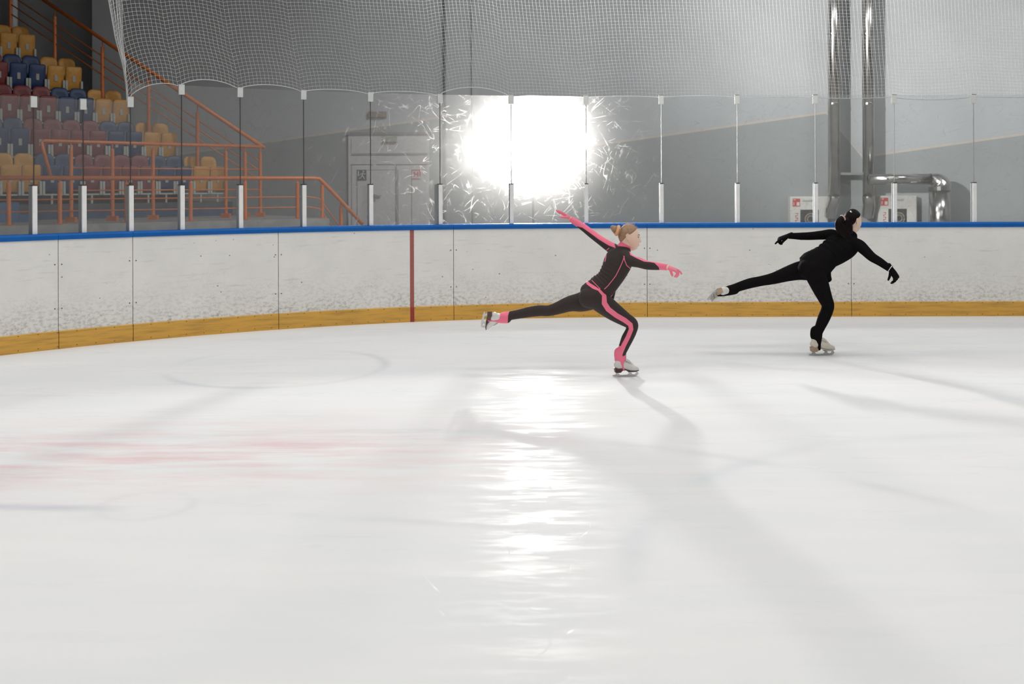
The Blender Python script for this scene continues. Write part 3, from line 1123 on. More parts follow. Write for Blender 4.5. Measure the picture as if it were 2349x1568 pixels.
def wrect(mb, x0, y0, x1, y1, front, back=WY):
    a, b = at(x0, y1, DD), at(x1, y0, DD)
    return mb.box((a.x, WY - front, a.z), (b.x, back, b.z))


e = empty('door_1', (at(892, 520, DD).x, WY - 0.05, 0), None, None)
tag(e, kind='structure')
zb = -0.03
fa, fb = at(800, 310, DD), at(985, 310, DD)
mb = MB().box((fa.x, WY - 0.09, zb), (fb.x, WY, fa.z))
part('frame', mb, M['door'], e)
mb = MB().box((fa.x - 0.05, WY - 0.13, fa.z), (fb.x + 0.04, WY, fa.z + 0.07))
part('head_trim', mb, M['door_line'], e)
tr0, tr1 = at(807, 318, DD), at(981, 352, DD)
part('transom', MB().box((tr0.x, WY - 0.11, tr1.z), (tr1.x, WY - 0.03, tr0.z)), M['door'], e, bevel=0.01)
la, lb = at(808, 379, DD), at(908, 379, DD)
leaf1 = part('leaf', MB().box((la.x, WY - 0.12, 0.0), (lb.x, WY - 0.03, la.z)), M['door'], e, bevel=0.012)
lc, ld = at(911, 379, DD), at(979, 379, DD)
leaf2 = part('leaf', MB().box((lc.x, WY - 0.12, 0.0), (ld.x, WY - 0.03, lc.z)), M['door'], e, bevel=0.012)
ga = MB()
for (x0, y0, x1, y1) in ((806, 376.5, 981, 378.2), (807, 354, 981, 355.2), (908, 379, 911, 600), (820, 389, 821.2, 600), (820, 389, 910 - 3, 390.5), (913.5, 389, 914.7, 600), (945, 389, 946, 600), (945, 389, 977, 390.4)):
    wrect(ga, x0, y0, x1, y1, 0.124, WY - 0.05)
part('groove', ga, M['door_line'], e)
h1 = wrect(MB(), 859, 447, 876, 450.5, 0.19, WY - 0.16)
wrect(h1, 859, 447, 862, 450.5, 0.17, WY - 0.11)
wrect(h1, 857, 445, 863, 462, 0.14, WY - 0.11)
part('handle', h1, M['dull_steel'], e)
# running man exit sign on the left leaf
sg = empty('exit_sign', tuple(at(831, 402, DD) - Vector((0, 0.13, 0))), 'square dark exit sign with a running figure on the left door leaf', 'sign')
part('plate', wrect(MB(), 821, 390, 842, 414, 0.135, WY - 0.12), M['sign_dark'], sg)
man = MB()
for pts, wd in (([(834, 396), (832, 403)], 2.6), ([(832, 403), (836, 406), (838, 411)], 2.0), ([(832, 403), (829, 408), (825, 409)], 2.0),
                ([(834, 397), (838, 400), (840, 398)], 1.5), ([(833, 397), (829, 399), (827, 402)], 1.5)):
    man.tube([at(x, y, DD) - Vector((0, 0.137, 0)) for x, y in pts], wd / 2 / 84.0, 6)
hc = at(835.5, 393.5, DD) - Vector((0, 0.137, 0))
man.tube([hc - Vector((0.02, 0, 0)), hc + Vector((0.02, 0, 0))], 0.022, 8)
wrect(man, 822.5, 392, 825, 404, 0.138, WY - 0.13)
part('running_figure', man, M['sign_light'], sg)
sg = empty('notice_sheet', tuple(at(957, 400, DD) - Vector((0, 0.13, 0))), 'white notice with red top and bottom bands on the right door leaf', 'notice')
part('sheet', wrect(MB(), 946, 389, 969, 411, 0.135, WY - 0.12), M['door'], sg)
rm = MB()
for r_ in ((946, 389, 969, 391.5), (946, 409, 964, 411), (950, 394, 953, 405), (958, 394, 961, 405), (953, 398, 958, 401), (963, 392, 966, 404)):
    wrect(rm, *r_, 0.138, WY - 0.13)
part('red_print', rm, M['red_sign'], sg)
o = wrect(MB(), 880, 312, 912, 326, 0.20, WY - 0.115).build('exit_plate', M['exit_plate'], bevel=0.01)
tag(o, 'small dull green box fixed above the double doors under the trim', 'exit light')
o = wrect(MB(), 845, 256, 887, 270, 0.10).build('exit_lamp', M['exit_box'], bevel=0.02)
tag(o, 'brownish oblong lamp box on the wall above the double doors', 'exit light')
# small corner plates on the wall, left
# fire hose cabinets
for (x0, x1, lab) in ((1807, 1893, 'white fire hose cabinet with dark window, left of the upright ducts'),
                      (2007, 2095, 'white fire hose cabinet with dark window, under the bent duct')):
    y0 = 450 if x0 < 1900 else 448
    c = at((x0 + x1) / 2, 500, DD)
    e = empty('fire_hose_cabinet', (c.x, WY - 0.1, at(x0, y0 + 80, DD).z), lab, 'cabinet', 'fire hose cabinets on the back wall')
    part('body', wrect(MB(), x0, y0, x1, y0 + 84, 0.26), M['cabinet'], e, bevel=0.012)
    dr = part('door', wrect(MB(), x0 + 2, y0 + 2, x1 - 2, y0 + 82, 0.275, WY - 0.24), M['cabinet'], e, bevel=0.006)
    dr_w = part('window', wrect(MB(), x0 + 22.5, y0 + 30, x0 + 64, y0 + 72, 0.280, WY - 0.26), M['dark_glass'], e)
    hm = MB()
    cc = at(x0 + 46, y0 + 52, DD) - Vector((0, 0.285, 0))
    ring = [cc + Vector((math.cos(a_) * r_, 0, math.sin(a_) * r_)) for r_ in (0.15,) for a_ in [2 * math.pi * q / 24 for q in range(25)]]
    hm.tube(ring, 0.022, 8)
    ring = [cc + Vector((math.cos(a_) * 0.09, 0, math.sin(a_) * 0.09)) for a_ in [2 * math.pi * q / 24 for q in range(25)]]
    hm.tube(ring, 0.022, 8)
    part('hose', hm, M['hose'], e, smooth=True)
    rs = wrect(MB(), x0 + 5, y0 + 5, x0 + 22, y0 + 23, 0.279, WY - 0.265)
    part('red_sign', rs, M['red_sign'], e)
    pm = MB()
    wrect(pm, x0 + 14, y0 + 13, x0 + 20.5, y0 + 21, 0.282, WY - 0.27)
    wrect(pm, x0 + 7, y0 + 7, x0 + 12, y0 + 8.5, 0.282, WY - 0.27)
    wrect(pm, x0 + 7, y0 + 13, x0 + 8.5, y0 + 20, 0.282, WY - 0.27)
    part('pictogram', pm, M['cabinet'], e)
    tm = MB()
    for q in range(8):
        wrect(tm, x0 + 28 + q * 3.7, y0 + 8.5, x0 + 30.4 + q * 3.7, y0 + 12.5, 0.279, WY - 0.265)
    part('lettering', tm, M['print'], e)
    lm = MB()
    for q in range(5):
        wrect(lm, x0 + 11, y0 + 38 + q * 5.2, x0 + 17, y0 + 39.3 + q * 5.2, 0.279, WY - 0.265)
        wrect(lm, x0 + (11 if q % 2 else 15.6), y0 + 38 + q * 5.2, x0 + (12.4 if q % 2 else 17), y0 + 42 + q * 5.2, 0.279, WY - 0.265)
    part('side_lettering', lm, M['red_sign'], e)

# ---------------------------------------------------------------- ducts
def arc_pts(c, a0, a1, r, ux, uz, n=10):
    return [c + ux * (r * math.cos(lerp(a0, a1, i / n))) + uz * (r * math.sin(lerp(a0, a1, i / n))) for i in range(n + 1)]


UX, UZ, UY = Vector((1, 0, 0)), Vector((0, 0, 1)), Vector((0, 1, 0))
DY = WY - 0.50


def duct_things():
    r = 0.155
    for (px, lab, sgn) in ((1913.5, 'left upright galvanised duct on the back wall, elbow at its foot', -1),
                           (1992.5, 'right upright galvanised duct on the back wall, elbow at its foot', 1)):
        c = at(px, 450, DY)
        e = empty('upright_duct', (c.x, c.y, c.z), lab, 'duct', 'upright ducts on the back wall')
        part('pipe', MB().tube([(c.x, c.y, c.z - 0.02), (c.x, c.y, 9.95)], r, 28), M['steel'], e, smooth=True)
        dirv = Vector((sgn * 0.62, 0.0, -0.35))
        el = [Vector((c.x, c.y, c.z))]
        for k in range(1, 8):
            a = k / 7 * math.radians(48)
            el.append(Vector((c.x + sgn * 0.12 * (1 - math.cos(a)), c.y + 0.20 * (1 - math.cos(a)), c.z - 0.30 * math.sin(a))))
        el.append(el[-1] + Vector((sgn * 0.0, 0.14, -0.32)))
        part('elbow', MB().tube(el, r * 1.04, 24), M['steel'], e, smooth=False)
        for yj in (78, 238, 452):
            z = at(px, yj, DY).z
            part('joint_band', MB().tube([(c.x, c.y, z - 0.02), (c.x, c.y, z + 0.02)], r + 0.012, 28), M['steel'], e)
    # small bracket between the ducts
    a, b = at(1926, 398, DY), at(1981, 398, DY)
    o = MB().box((a.x, DY - 0.03, a.z - 0.035), (b.x, DY + 0.42, a.z + 0.03)).build('duct_bracket', M['dull_steel'])
    tag(o, 'flat bracket joining the two upright ducts', 'bracket')
    # horizontal duct that bends down
    r2 = 0.14
    yc = DY - 0.32
    a = at(2001, 411, yc)
    vx = at(2154, 411, yc).x
    R2 = 0.20
    e = empty('bent_duct', tuple(a), 'horizontal shiny duct bending down above the right fire hose cabinet', 'duct')
    part('pipe', MB().tube([a - UX * 0.1, Vector((vx - R2, yc, a.z))], r2, 28), M['steel'], e, smooth=True)
    el, rr = [], []
    for k in range(9):
        t = k / 8 * math.pi / 2
        el.append(Vector((vx - R2 + R2 * math.sin(t) * 1.1, yc, a.z - R2 * (1 - math.cos(t)))))
        rr.append(lerp(r2, 0.285, min(1, k / 7)))
    el.append(el[-1] - UZ * 0.1)
    rr.append(0.285)
    part('elbow', MB().tube(el, rr, 20), M['steel'], e, smooth=False)
    part('drop_pipe', MB().tube([el[-1], Vector((el[-1].x, yc, -0.03))], 0.27, 30), M['steel'], e, smooth=True)
    for px in (2032, 2136):
        x = at(px, 411, yc).x
        part('joint_band', MB().tube([(x - 0.02, yc, a.z), (x + 0.02, yc, a.z)], r2 + 0.012, 28), M['steel'], e)


duct_things()

# ---------------------------------------------------------------- studio strobe behind the glass
LP = Vector((0.36, 17.0, 2.42))


def strobe():
    e = empty('studio_light', (LP.x, LP.y, 0), 'glaring studio flash lamp on a stand behind the scratched glass', 'lamp')
    face = LP
    d = (Vector((0.6, 6.0, 1.35)) - face).normalized()
    a = d.cross(UZ).normalized()
    b = a.cross(d)

    def circ(c, r, n=32):
        return [c + a * (r * math.cos(2 * math.pi * k / n)) + b * (r * math.sin(2 * math.pi * k / n)) for k in range(n)]
    n = 32
    disc = circ(face, 0.15, n)
    back = circ(face - d * 0.02, 0.15, n)
    mb = MB().add(disc + back, [tuple(range(n)), tuple(range(2 * n - 1, n - 1, -1))] + [(i, (i + 1) % n, n + (i + 1) % n, n + i) for i in range(n)])
    part('front_glass', mb, M['flash'], e)
    rings = [(0.005, 0.165), (0.005, 0.155), (-0.03, 0.153), (-0.03, 0.168), (-0.16, 0.075), (-0.42, 0.07), (-0.42, 0.03)]
    vs, fs = [], []
    for off, r in rings:
        vs += circ(face + d * off, r, n)
    for q in range(len(rings) - 1):
        fs += [(q * n + i, q * n + (i + 1) % n, (q + 1) * n + (i + 1) % n, (q + 1) * n + i) for i in range(n)]
    fs.append(tuple(range((len(rings) - 1) * n, len(rings) * n)))
    part('housing', MB().add(vs, fs), M['black'], e)
    c = face - d * 0.25
    part('column', MB().tube([(c.x, c.y, c.z - 0.06), (c.x, c.y, 0.35)], 0.018, 12), M['black'], e, smooth=True)
    for k in range(3):
        an = 0.5 + k * 2 * math.pi / 3
        part('leg', MB().tube([(c.x, c.y, 0.75), (c.x + 0.5 * math.cos(an), c.y + 0.5 * math.sin(an), -0.02)], 0.013, 8), M['black'], e, smooth=True)


strobe()

# ---------------------------------------------------------------- figures
def cat_rom(P, n):
    """Catmull-Rom through rows of P (any columns), n sub-steps per span."""
    P = np.asarray(P, float)
    out = []
    m_ = len(P)
    for i in range(m_ - 1):
        p0 = P[max(i - 1, 0)]
        p1, p2 = P[i], P[i + 1]
        p3 = P[min(i + 2, m_ - 1)]
        for k in range(n):
            t = k / n
            out.append(0.5 * ((2 * p1) + (-p0 + p2) * t + (2 * p0 - 5 * p1 + 4 * p2 - p3) * t * t + (-p0 + 3 * p1 - 3 * p2 + p3) * t ** 3))
    out.append(P[-1])
    return np.array(out)


def loft(keys, side=None, n=6, seg=20, cap0=True, cap1=True, ripple=None):
    """keys: (Vector, ra, rb). Closed lofted limb with rounded ends. Returns verts, faces."""
    A = [[k[0].x, k[0].y, k[0].z, k[1], (k[2] if len(k) > 2 else k[1])] for k in keys]
    A = cat_rom(A, n) if len(A) > 2 else cat_rom(A, 8)
    P, ra, rb = A[:, :3], np.maximum(A[:, 3], 0.002), np.maximum(A[:, 4], 0.002)
    T = np.gradient(P, axis=0)
    T /= np.linalg.norm(T, axis=1)[:, None] + 1e-12
    if side is None:
        side = np.array((0.0, 1.0, 0.0))
        if abs(T[0] @ side) > 0.9:
            side = np.array((1.0, 0.0, 0.0))
    else:
        side = np.array(side, float)
    rings = []

    def frame(t, prev):
        s = prev - t * (prev @ t)
        s /= np.linalg.norm(s)
        return s, np.cross(t, s)
    s = side
    fr = []
    for t in T:
        s, b = frame(t, side if side is not None else s)
        fr.append((s, b))
    th = np.linspace(0, 2 * np.pi, seg, endpoint=False)
    cs, sn = np.cos(th)[:, None], np.sin(th)[:, None]
    if cap0:
        for a in (80, 60, 40, 20):
            a = math.radians(a)
            rings.append(P[0] - T[0] * rb[0] * math.sin(a) * 0.9 + (fr[0][0] * cs * ra[0] + fr[0][1] * sn * rb[0]) * math.cos(a))
    for i in range(len(P)):
        k = 1.0 if ripple is None else ripple(i / (len(P) - 1), th)[:, None]
        rings.append(P[i] + (fr[i][0] * cs * ra[i] + fr[i][1] * sn * rb[i]) * k)
    if cap1:
        for a in (20, 40, 60, 80):
            a = math.radians(a)
            rings.append(P[-1] + T[-1] * rb[-1] * math.sin(a) * 0.9 + (fr[-1][0] * cs * ra[-1] + fr[-1][1] * sn * rb[-1]) * math.cos(a))
    R = len(rings)
    V = [tuple(p) for r in rings for p in r]
    Fs = []
    for i in range(R - 1):
        for k in range(seg):
            k2 = (k + 1) % seg
            Fs.append((i * seg + k, i * seg + k2, (i + 1) * seg + k2, (i + 1) * seg + k))
    Fs.append(tuple(range(seg - 1, -1, -1)))
    Fs.append(tuple(range((R - 1) * seg, R * seg)))
    return V, Fs


def fuse(pieces, voxel, smooth=5, factor=0.5):
    """Union of closed pieces as one continuous smooth mesh (world coordinates)."""
    mb = MB()
    for v, f in pieces:
        mb.add(v, f)
    me = bpy.data.meshes.new('tmp')
    me.from_pydata(mb.v, [], mb.f)
    bm = bmesh.new()
    bm.from_mesh(me)
    bmesh.ops.recalc_face_normals(bm, faces=bm.faces)
    bm.to_mesh(me)
    bm.free()
    o = bpy.data.objects.new('tmp', me)
    COL.objects.link(o)
    m_ = o.modifiers.new('r', 'REMESH')
    m_.mode, m_.voxel_size, m_.use_smooth_shade = 'VOXEL', voxel, True
    if smooth:
        m2 = o.modifiers.new('s', 'SMOOTH')
        m2.factor, m2.iterations = factor, smooth
    dg = bpy.context.evaluated_depsgraph_get()
    dg.update()
    res = bpy.data.meshes.new_from_object(o.evaluated_get(dg))
    bpy.data.objects.remove(o)
    bpy.data.meshes.remove(me)
    res.polygons.foreach_set('use_smooth', [True] * len(res.polygons))
    return res


def coords(me):
    a = np.empty(len(me.vertices) * 3, np.float32)
    me.vertices.foreach_get('co', a)
    return a.reshape(-1, 3)


def normals(me):
    a = np.empty(len(me.vertices) * 3, np.float32)
    me.vertices.foreach_get('normal', a)
    return a.reshape(-1, 3)


def set_zone(me, z):
    at_ = me.attributes.new('zone', 'FLOAT', 'POINT')
    at_.data.foreach_set('value', np.asarray(z, np.float32))


def link_world(name, me, mat, parent):
    o = link(name, me, mat, parent)
    if parent is not None:
        o.matrix_parent_inverse = parent.matrix_basis.inverted()
    return o


def seg_dist2(P2, a, b):
    a, b = np.array(a), np.array(b)
    d = b - a
    t = np.clip(((P2 - a) @ d) / (d @ d + 1e-12), 0, 1)
    q = a + t[:, None] * d
    return np.linalg.norm(P2 - q, axis=1), t


def stripe(P2, pts, D):
    """Signed inside distance to a stripe [(px,py,half width m)] painted in the figure's side plane at depth D."""
    best = np.full(len(P2), -9.0)
    w = [(at(x, y, D), r) for x, y, r in pts]
    for (p, r0), (q, r1) in zip(w, w[1:]):
        d, t = seg_dist2(P2, (p.x, p.z), (q.x, q.z))
        best = np.maximum(best, r0 + (r1 - r0) * t - d)
    return best


def poly_sd(P2, pts, D):
    """Signed distance (inside positive) to a polygon painted in the side plane at depth D."""
    w = [(lambda p: (p.x, p.z))(at(x, y, D)) for x, y in pts]
    n = len(w)
    inside = np.zeros(len(P2), bool)
    dist = np.full(len(P2), 9.0)
    x, y = P2[:, 0], P2[:, 1]
    for i in range(n):
        a, b = w[i], w[(i + 1) % n]
        d, _ = seg_dist2(P2, a, b)
        dist = np.minimum(dist, d)
        c = ((a[1] > y) != (b[1] > y)) & (x < (b[0] - a[0]) * (y - a[1]) / (b[1] - a[1] + 1e-12) + a[0])
        inside ^= c
    return np.where(inside, dist, -dist)


def head_piece(center, fwd, up, s=1.0, grow=0.0, face=True):
    """Head with jaw, brow, nose, lips and chin. Returns verts, faces and local coordinates."""
    fwd = Vector(fwd).normalized()
    up = Vector(up)
    up = (up - fwd * up.dot(fwd)).normalized()
    rt = fwd.cross(up)
    NU, NV = 72, 56
    loc, V, Fs = [], [], []
    for j in range(NV + 1):
        lat = -math.pi / 2 + math.pi * j / NV
        for i in range(NU):
            lon = 2 * math.pi * i / NU
            x, y, z = math.cos(lat) * math.sin(lon), math.cos(lat) * math.cos(lon), math.sin(lat)
            X, Y, Z = x * 0.073, y * 0.089 - 0.004, z * 0.112
            if z < 0:
                t = -z
                X *= 1 - 0.30 * t ** 1.4
                if y < 0: Y *= 1 - 0.42 * t
                else: Y *= 1 + 0.10 * t * (1 - t)
                if y > 0: Y += 0.026 * t ** 2.2
            else:
                Y -= 0.006 * z
            if face and y > 0.2:
                gx = lambda w: math.exp(-(X / w) ** 2)
                gz = lambda c, w: math.exp(-((Z - c) / w) ** 2)
                if -0.043 < Z < 0.021:
                    q = (0.021 - Z) / 0.064
                    nose = 0.024 * (q ** 1.15) * (1 if q < 0.86 else max(0, (1 - q) / 0.14))
                    Y += nose * gx(0.011 + 0.004 * q)
                Y += 0.0045 * gz(0.025, 0.010) * gx(0.045)
                Y -= 0.009 * gz(0.005, 0.012) * (math.exp(-((abs(X) - 0.031) / 0.016) ** 2))
                Y += 0.0065 * gz(-0.057, 0.0050) * gx(0.019)
                Y += 0.0060 * gz(-0.0675, 0.0050) * gx(0.017)
                Y -= 0.004 * gz(-0.0622, 0.002) * gx(0.022)
                Y -= 0.004 * gz(-0.077, 0.005) * gx(0.022)
                Y += 0.007 * gz(-0.092, 0.010) * gx(0.020)
                Y += 0.003 * gz(-0.022, 0.02) * math.exp(-((abs(X) - 0.04) / 0.02) ** 2)
            if grow:
                l = math.sqrt(X * X + Y * Y + Z * Z)
                k = (l + grow) / l
                X, Y, Z = X * k, Y * k, Z * k
            loc.append((X * s, Y * s, Z * s))
    for p in loc:
        V.append(tuple(center + rt * p[0] + fwd * p[1] + up * p[2]))
    for j in range(NV):
        for i in range(NU):
            i2 = (i + 1) % NU
            Fs.append((j * NU + i, j * NU + i2, (j + 1) * NU + i2, (j + 1) * NU + i))
    return V, Fs, loc, (rt, fwd, up)


def hand_pieces(wrist, d, back, thumb_side, curls, grow=0.0, start=-0.03, s=1.0, spread=0.10, thumb_curl=0.3, thumb_out=0.9):
    """Palm, four unequal fingers with knuckle bends and a thumb from the side of the palm."""
    d = Vector(d).normalized()
    back = Vector(back)
    back = (back - d * back.dot(d)).normalized()
    sd = d.cross(back).normalized()
    if sd.dot(Vector(thumb_side)) < 0: sd = -sd
    out = []
    P = lambda a, b, c: wrist + (d * a + sd * b + back * c) * s
    g = grow
    out.append(loft([(P(start, 0, 0), 0.025 * s + g, 0.020 * s + g), (P(start * 0.4 + 0.006, 0, 0), 0.026 * s + g, 0.019 * s + g), (P(0.04, 0.0, 0.002), 0.036 * s + g, 0.016 * s + g),
                     (P(0.085, 0, 0.003), 0.037 * s + g, 0.013 * s + g)], side=sd))
    offs = (0.029, 0.010, -0.009, -0.027)
    lens = (0.070, 0.078, 0.072, 0.056)
    for k in range(4):
        ang = 0.0
        base = P(0.082, offs[k], 0.003)
        dirv = (d + sd * (spread * (1.4 - k))).normalized()
        pts = [(P(0.06, offs[k] * 0.9, 0.003), 0.0085 * s + g), (base, 0.0090 * s + g)]
        p = base
        for q, fr in enumerate((0.46, 0.30, 0.24)):
            ang += curls[k] * (0.8, 1.1, 0.7)[q]
            dd = dirv * math.cos(ang) - back * math.sin(ang)
            p = p + dd * (lens[k] * fr * s)
            pts.append((p, (0.0082, 0.0074, 0.0062)[q] * s + g))
        out.append(loft(pts, n=4, seg=12, side=sd if abs(sd.dot(dirv)) < 0.9 else back))
    tb = P(0.022, 0.022, -0.006)
    d1 = (d * (1.15 - thumb_out * 0.5) + sd * thumb_out - back * thumb_curl).normalized()
    d2 = (d * 1.0 + sd * thumb_out * 0.35 - back * thumb_curl * 1.4).normalized()
    out.append(loft([(tb, 0.013 * s + g), (tb + d1 * 0.036 * s, 0.0105 * s + g), (tb + (d1 * 0.036 + d2 * 0.030) * s, 0.0092 * s + g), (tb + (d1 * 0.036 + d2 * 0.052) * s, 0.0070 * s + g)], n=4, seg=12, side=back))
    return out


def skate(parent, name, loc, fwd, up, L, white, heel_mat, sole_mat, label, lace_mat, blade_mat, pitch=0.0):
    """Figure skate: boot with tongue and collar, heel, sole, laces, blade with toe picks. L scales a 0.25 m boot."""
    fwd = Vector(fwd).normalized()
    up = Vector(up)
    up = (up - fwd * up.dot(fwd)).normalized()
    rt = fwd.cross(up)
    W = lambda x, y, z: loc + (fwd * x + rt * y + up * z) * L
    # boot: foot from heel to toe, shaft above the ankle
    foot = [(W(-0.080, 0, 0.118), 0.034 * L, 0.032 * L), (W(-0.045, 0, 0.118), 0.037 * L, 0.040 * L), (W(0.010, 0, 0.112), 0.036 * L, 0.047 * L),
            (W(0.062, 0, 0.092), 0.041 * L, 0.040 * L), (W(0.105, 0, 0.078), 0.041 * L, 0.028 * L), (W(0.132, 0, 0.072), 0.032 * L, 0.022 * L)]
    pcs = [loft(foot, side=rt)]
    pcs.append(loft([(W(-0.060, 0, 0.105), 0.034 * L, 0.040 * L), (W(-0.050, 0, 0.15), 0.037 * L, 0.046 * L), (W(-0.040, 0, 0.20), 0.041 * L, 0.055 * L), (W(-0.042, 0, 0.235), 0.044 * L, 0.058 * L)], side=rt, cap1=False))
    me = fuse(pcs, 0.0035, 5)
    co = coords(me)
    Lc = np.array(loc)
    lx = ((co - Lc) @ np.array(fwd)) / L
    lz = ((co - Lc) @ np.array(up)) / L
    # flatten underside along the sole line: heel high, forefoot low
    sole_z = np.where(lx < -0.02, 0.086, np.where(lx > 0.055, 0.056 + 0.10 * np.maximum(lx - 0.10, 0), 0.086 - (lx + 0.02) / 0.075 * 0.030))
    dz = np.maximum(sole_z - lz, 0) * L
    co = co + np.array(up)[None, :] * dz[:, None]
    me.vertices.foreach_set('co', co.astype(np.float32).ravel())
    boot = link_world(name, me, white, parent)
    boot['label'] = label
    ML = Matrix(((fwd.x, rt.x, up.x, loc.x), (fwd.y, rt.y, up.y, loc.y), (fwd.z, rt.z, up.z, loc.z), (0, 0, 0, 1))) @ Matrix.Scale(L, 4)

    def sub(nm, mb, mat, bevel=0.0, smooth=False):
        o = mb.build(nm, mat, None, smooth=smooth, bevel=bevel)
        o.parent = boot
        o.matrix_parent_inverse = Matrix.Identity(4)
        return o
    heel = [(-0.105, 0.090), (-0.098, 0.046), (-0.092, 0.042), (-0.042, 0.042), (-0.020, 0.064), (0.010, 0.070), (0.010, 0.078), (-0.03, 0.088)]
    hm = MB()
    hm.prism(heel, 0.052, ML)
    sub('heel', hm, heel_mat, 0.004)
    sole = [(-0.02, 0.084), (0.030, 0.066), (0.060, 0.057), (0.105, 0.057), (0.142, 0.064), (0.148, 0.058), (0.106, 0.048), (0.058, 0.047), (0.025, 0.057), (-0.02, 0.076)]
    sub('sole', MB().prism(sole, 0.064, ML), sole_mat, 0.003)
    runner = [(-0.118, 0.020), (-0.124, 0.010), (-0.112, 0.005), (-0.06, 0.001), (0.0, 0.0), (0.08, 0.0), (0.125, 0.004), (0.140, 0.014), (0.150, 0.026), (0.134, 0.052), (0.118, 0.050), (0.120, 0.030), (0.108, 0.020),
              (0.086, 0.020), (0.074, 0.030), (0.072, 0.049), (0.046, 0.049), (0.044, 0.030), (0.030, 0.019), (-0.040, 0.018), (-0.056, 0.026), (-0.060, 0.043), (-0.088, 0.043), (-0.090, 0.028), (-0.100, 0.020)]
    bm_ = MB()
    for (x0, x1) in ((-0.124, 0.150),):
        pass
    bm_.prism(runner, 0.0045, ML)
    bm_.box((-0.092, -0.020, 0.0395), (-0.050, 0.020, 0.0425), ML)
    bm_.box((0.036, -0.026, 0.0435), (0.122, 0.026, 0.0475), ML)
    sub('blade', bm_, blade_mat)
    lm = MB()
    for k in range(8):
        t = k / 7
        x = lerp(0.092, 0.012, t)
        z = lerp(0.109, 0.171, t) + 0.010 * math.sin(math.pi * t)
        w_ = lerp(0.024, 0.030, t)
        lm.tube([ML @ Vector((x - 0.006, -w_ - 0.006, z - 0.020)), ML @ Vector((x, -w_ * 0.6, z + 0.002)), ML @ Vector((x + 0.004, 0, z + 0.009)), ML @ Vector((x, w_ * 0.6, z + 0.002)), ML @ Vector((x - 0.006, w_ + 0.006, z - 0.020))], 0.0022 * L, 6)
    sub('laces', lm, lace_mat, smooth=True)
    return boot, W


SKIN_STOPS = [(-9, (0.60, 0.385, 0.285)), (0.0, (0.50, 0.20, 0.17))]
M['skin'] = zoned('skin', [(-9, (0.88, 0.65, 0.51)), (0.0, (0.55, 0.22, 0.19))], rough=0.5, bump=0.05, spec=0.4)
M['skin'].node_tree.nodes['Principled BSDF'].inputs['Subsurface Weight'].default_value = 0.12
M['skin'].node_tree.nodes['Principled BSDF'].inputs['Subsurface Radius'].default_value = (0.01, 0.004, 0.002)
M['suit'] = zoned('black_pink_cloth', [(-9, (0.046, 0.034, 0.033)), (0.0, (0.97, 0.21, 0.32))], sheen=0.05)
M['jacket_seam'] = M['suit']
M['pink'] = simple('pink_cloth', (0.90, 0.16, 0.27), 0.8, var=0.05, bump=0.2, bscale=300)
M['pink_glove'] = simple('pink_glove', (0.93, 0.24, 0.33), 0.75, var=0.05, bump=0.25, bscale=300)
M['black_cloth'] = simple('black_cloth', (0.0082, 0.0075, 0.0078), 0.9, var=0.1, bump=0.3, bscale=250, spec=0.03)
M['black_legging'] = simple('black_legging', (0.0088, 0.0078, 0.0082), 0.85, var=0.1, bump=0.2, bscale=300, spec=0.03)
M['black_glove'] = simple('black_glove', (0.0055, 0.0055, 0.0055), 0.9, var=0.1, bump=0.4, bscale=250, spec=0.1)
M['boot_white'] = simple('white_leather', (0.72, 0.70, 0.67), 0.4, var=0.05, scale=25)
M['boot_cream'] = simple('cream_leather', (0.66, 0.61, 0.52), 0.42, var=0.08, scale=22)
M['brown_heel'] = simple('brown_heel', (0.075, 0.033, 0.022), 0.4, var=0.1)
M['tan_heel'] = simple('tan_heel', (0.40, 0.27, 0.17), 0.5, var=0.1)
M['dark_sole'] = simple('dark_sole', (0.06, 0.02, 0.022), 0.35)
M['cream_sole'] = simple('cream_sole', (0.50, 0.45, 0.36), 0.5)
M['blade'] = simple('blade_steel', (0.62, 0.61, 0.60), 0.32, 0.85, var=0.05)
M['blade_dull'] = simple('blade_dull', (0.50, 0.51, 0.50), 0.45, 0.6, var=0.05)
M['lace'] = simple('grey_lace', (0.42, 0.40, 0.38), 0.7)
M['lace_pale'] = simple('pale_lace', (0.60, 0.57, 0.52), 0.7)
M['hair_fair'] = simple('light_brown_hair', (0.36, 0.22, 0.125), 0.5, var=0.16, scale=45, bump=0.5, bscale=120)
M['hair_wisp'] = simple('backlit_wisps', (0.75, 0.52, 0.36), 0.5)  # paler than the hair: backlight glow put into the colour
M['hair_dark'] = simple('dark_brown_hair', (0.006, 0.003, 0.0026), 0.5, var=0.2, scale=45, bump=0.3, bscale=120, spec=0.12)
M['peach'] = simple('peach_velvet', (0.86, 0.46, 0.24), 0.8, var=0.08, scale=40)
M['hair_tie'] = simple('pale_hair_tie', (0.60, 0.40, 0.35), 0.6)
M['silver'] = simple('silver', (0.8, 0.8, 0.8), 0.25, 0.9)
M['eye_white'] = simple('eye_white', (0.65, 0.62, 0.58), 0.2)
M['iris'] = simple('dark_iris', (0.035, 0.025, 0.02), 0.15)
M['brow'] = simple('brown_brow', (0.14, 0.075, 0.045), 0.7)
M['brow_dark'] = simple('dark_brow', (0.02, 0.012, 0.01), 0.7)
M['white_print'] = simple('white_print', (0.8, 0.8, 0.8), 0.5)


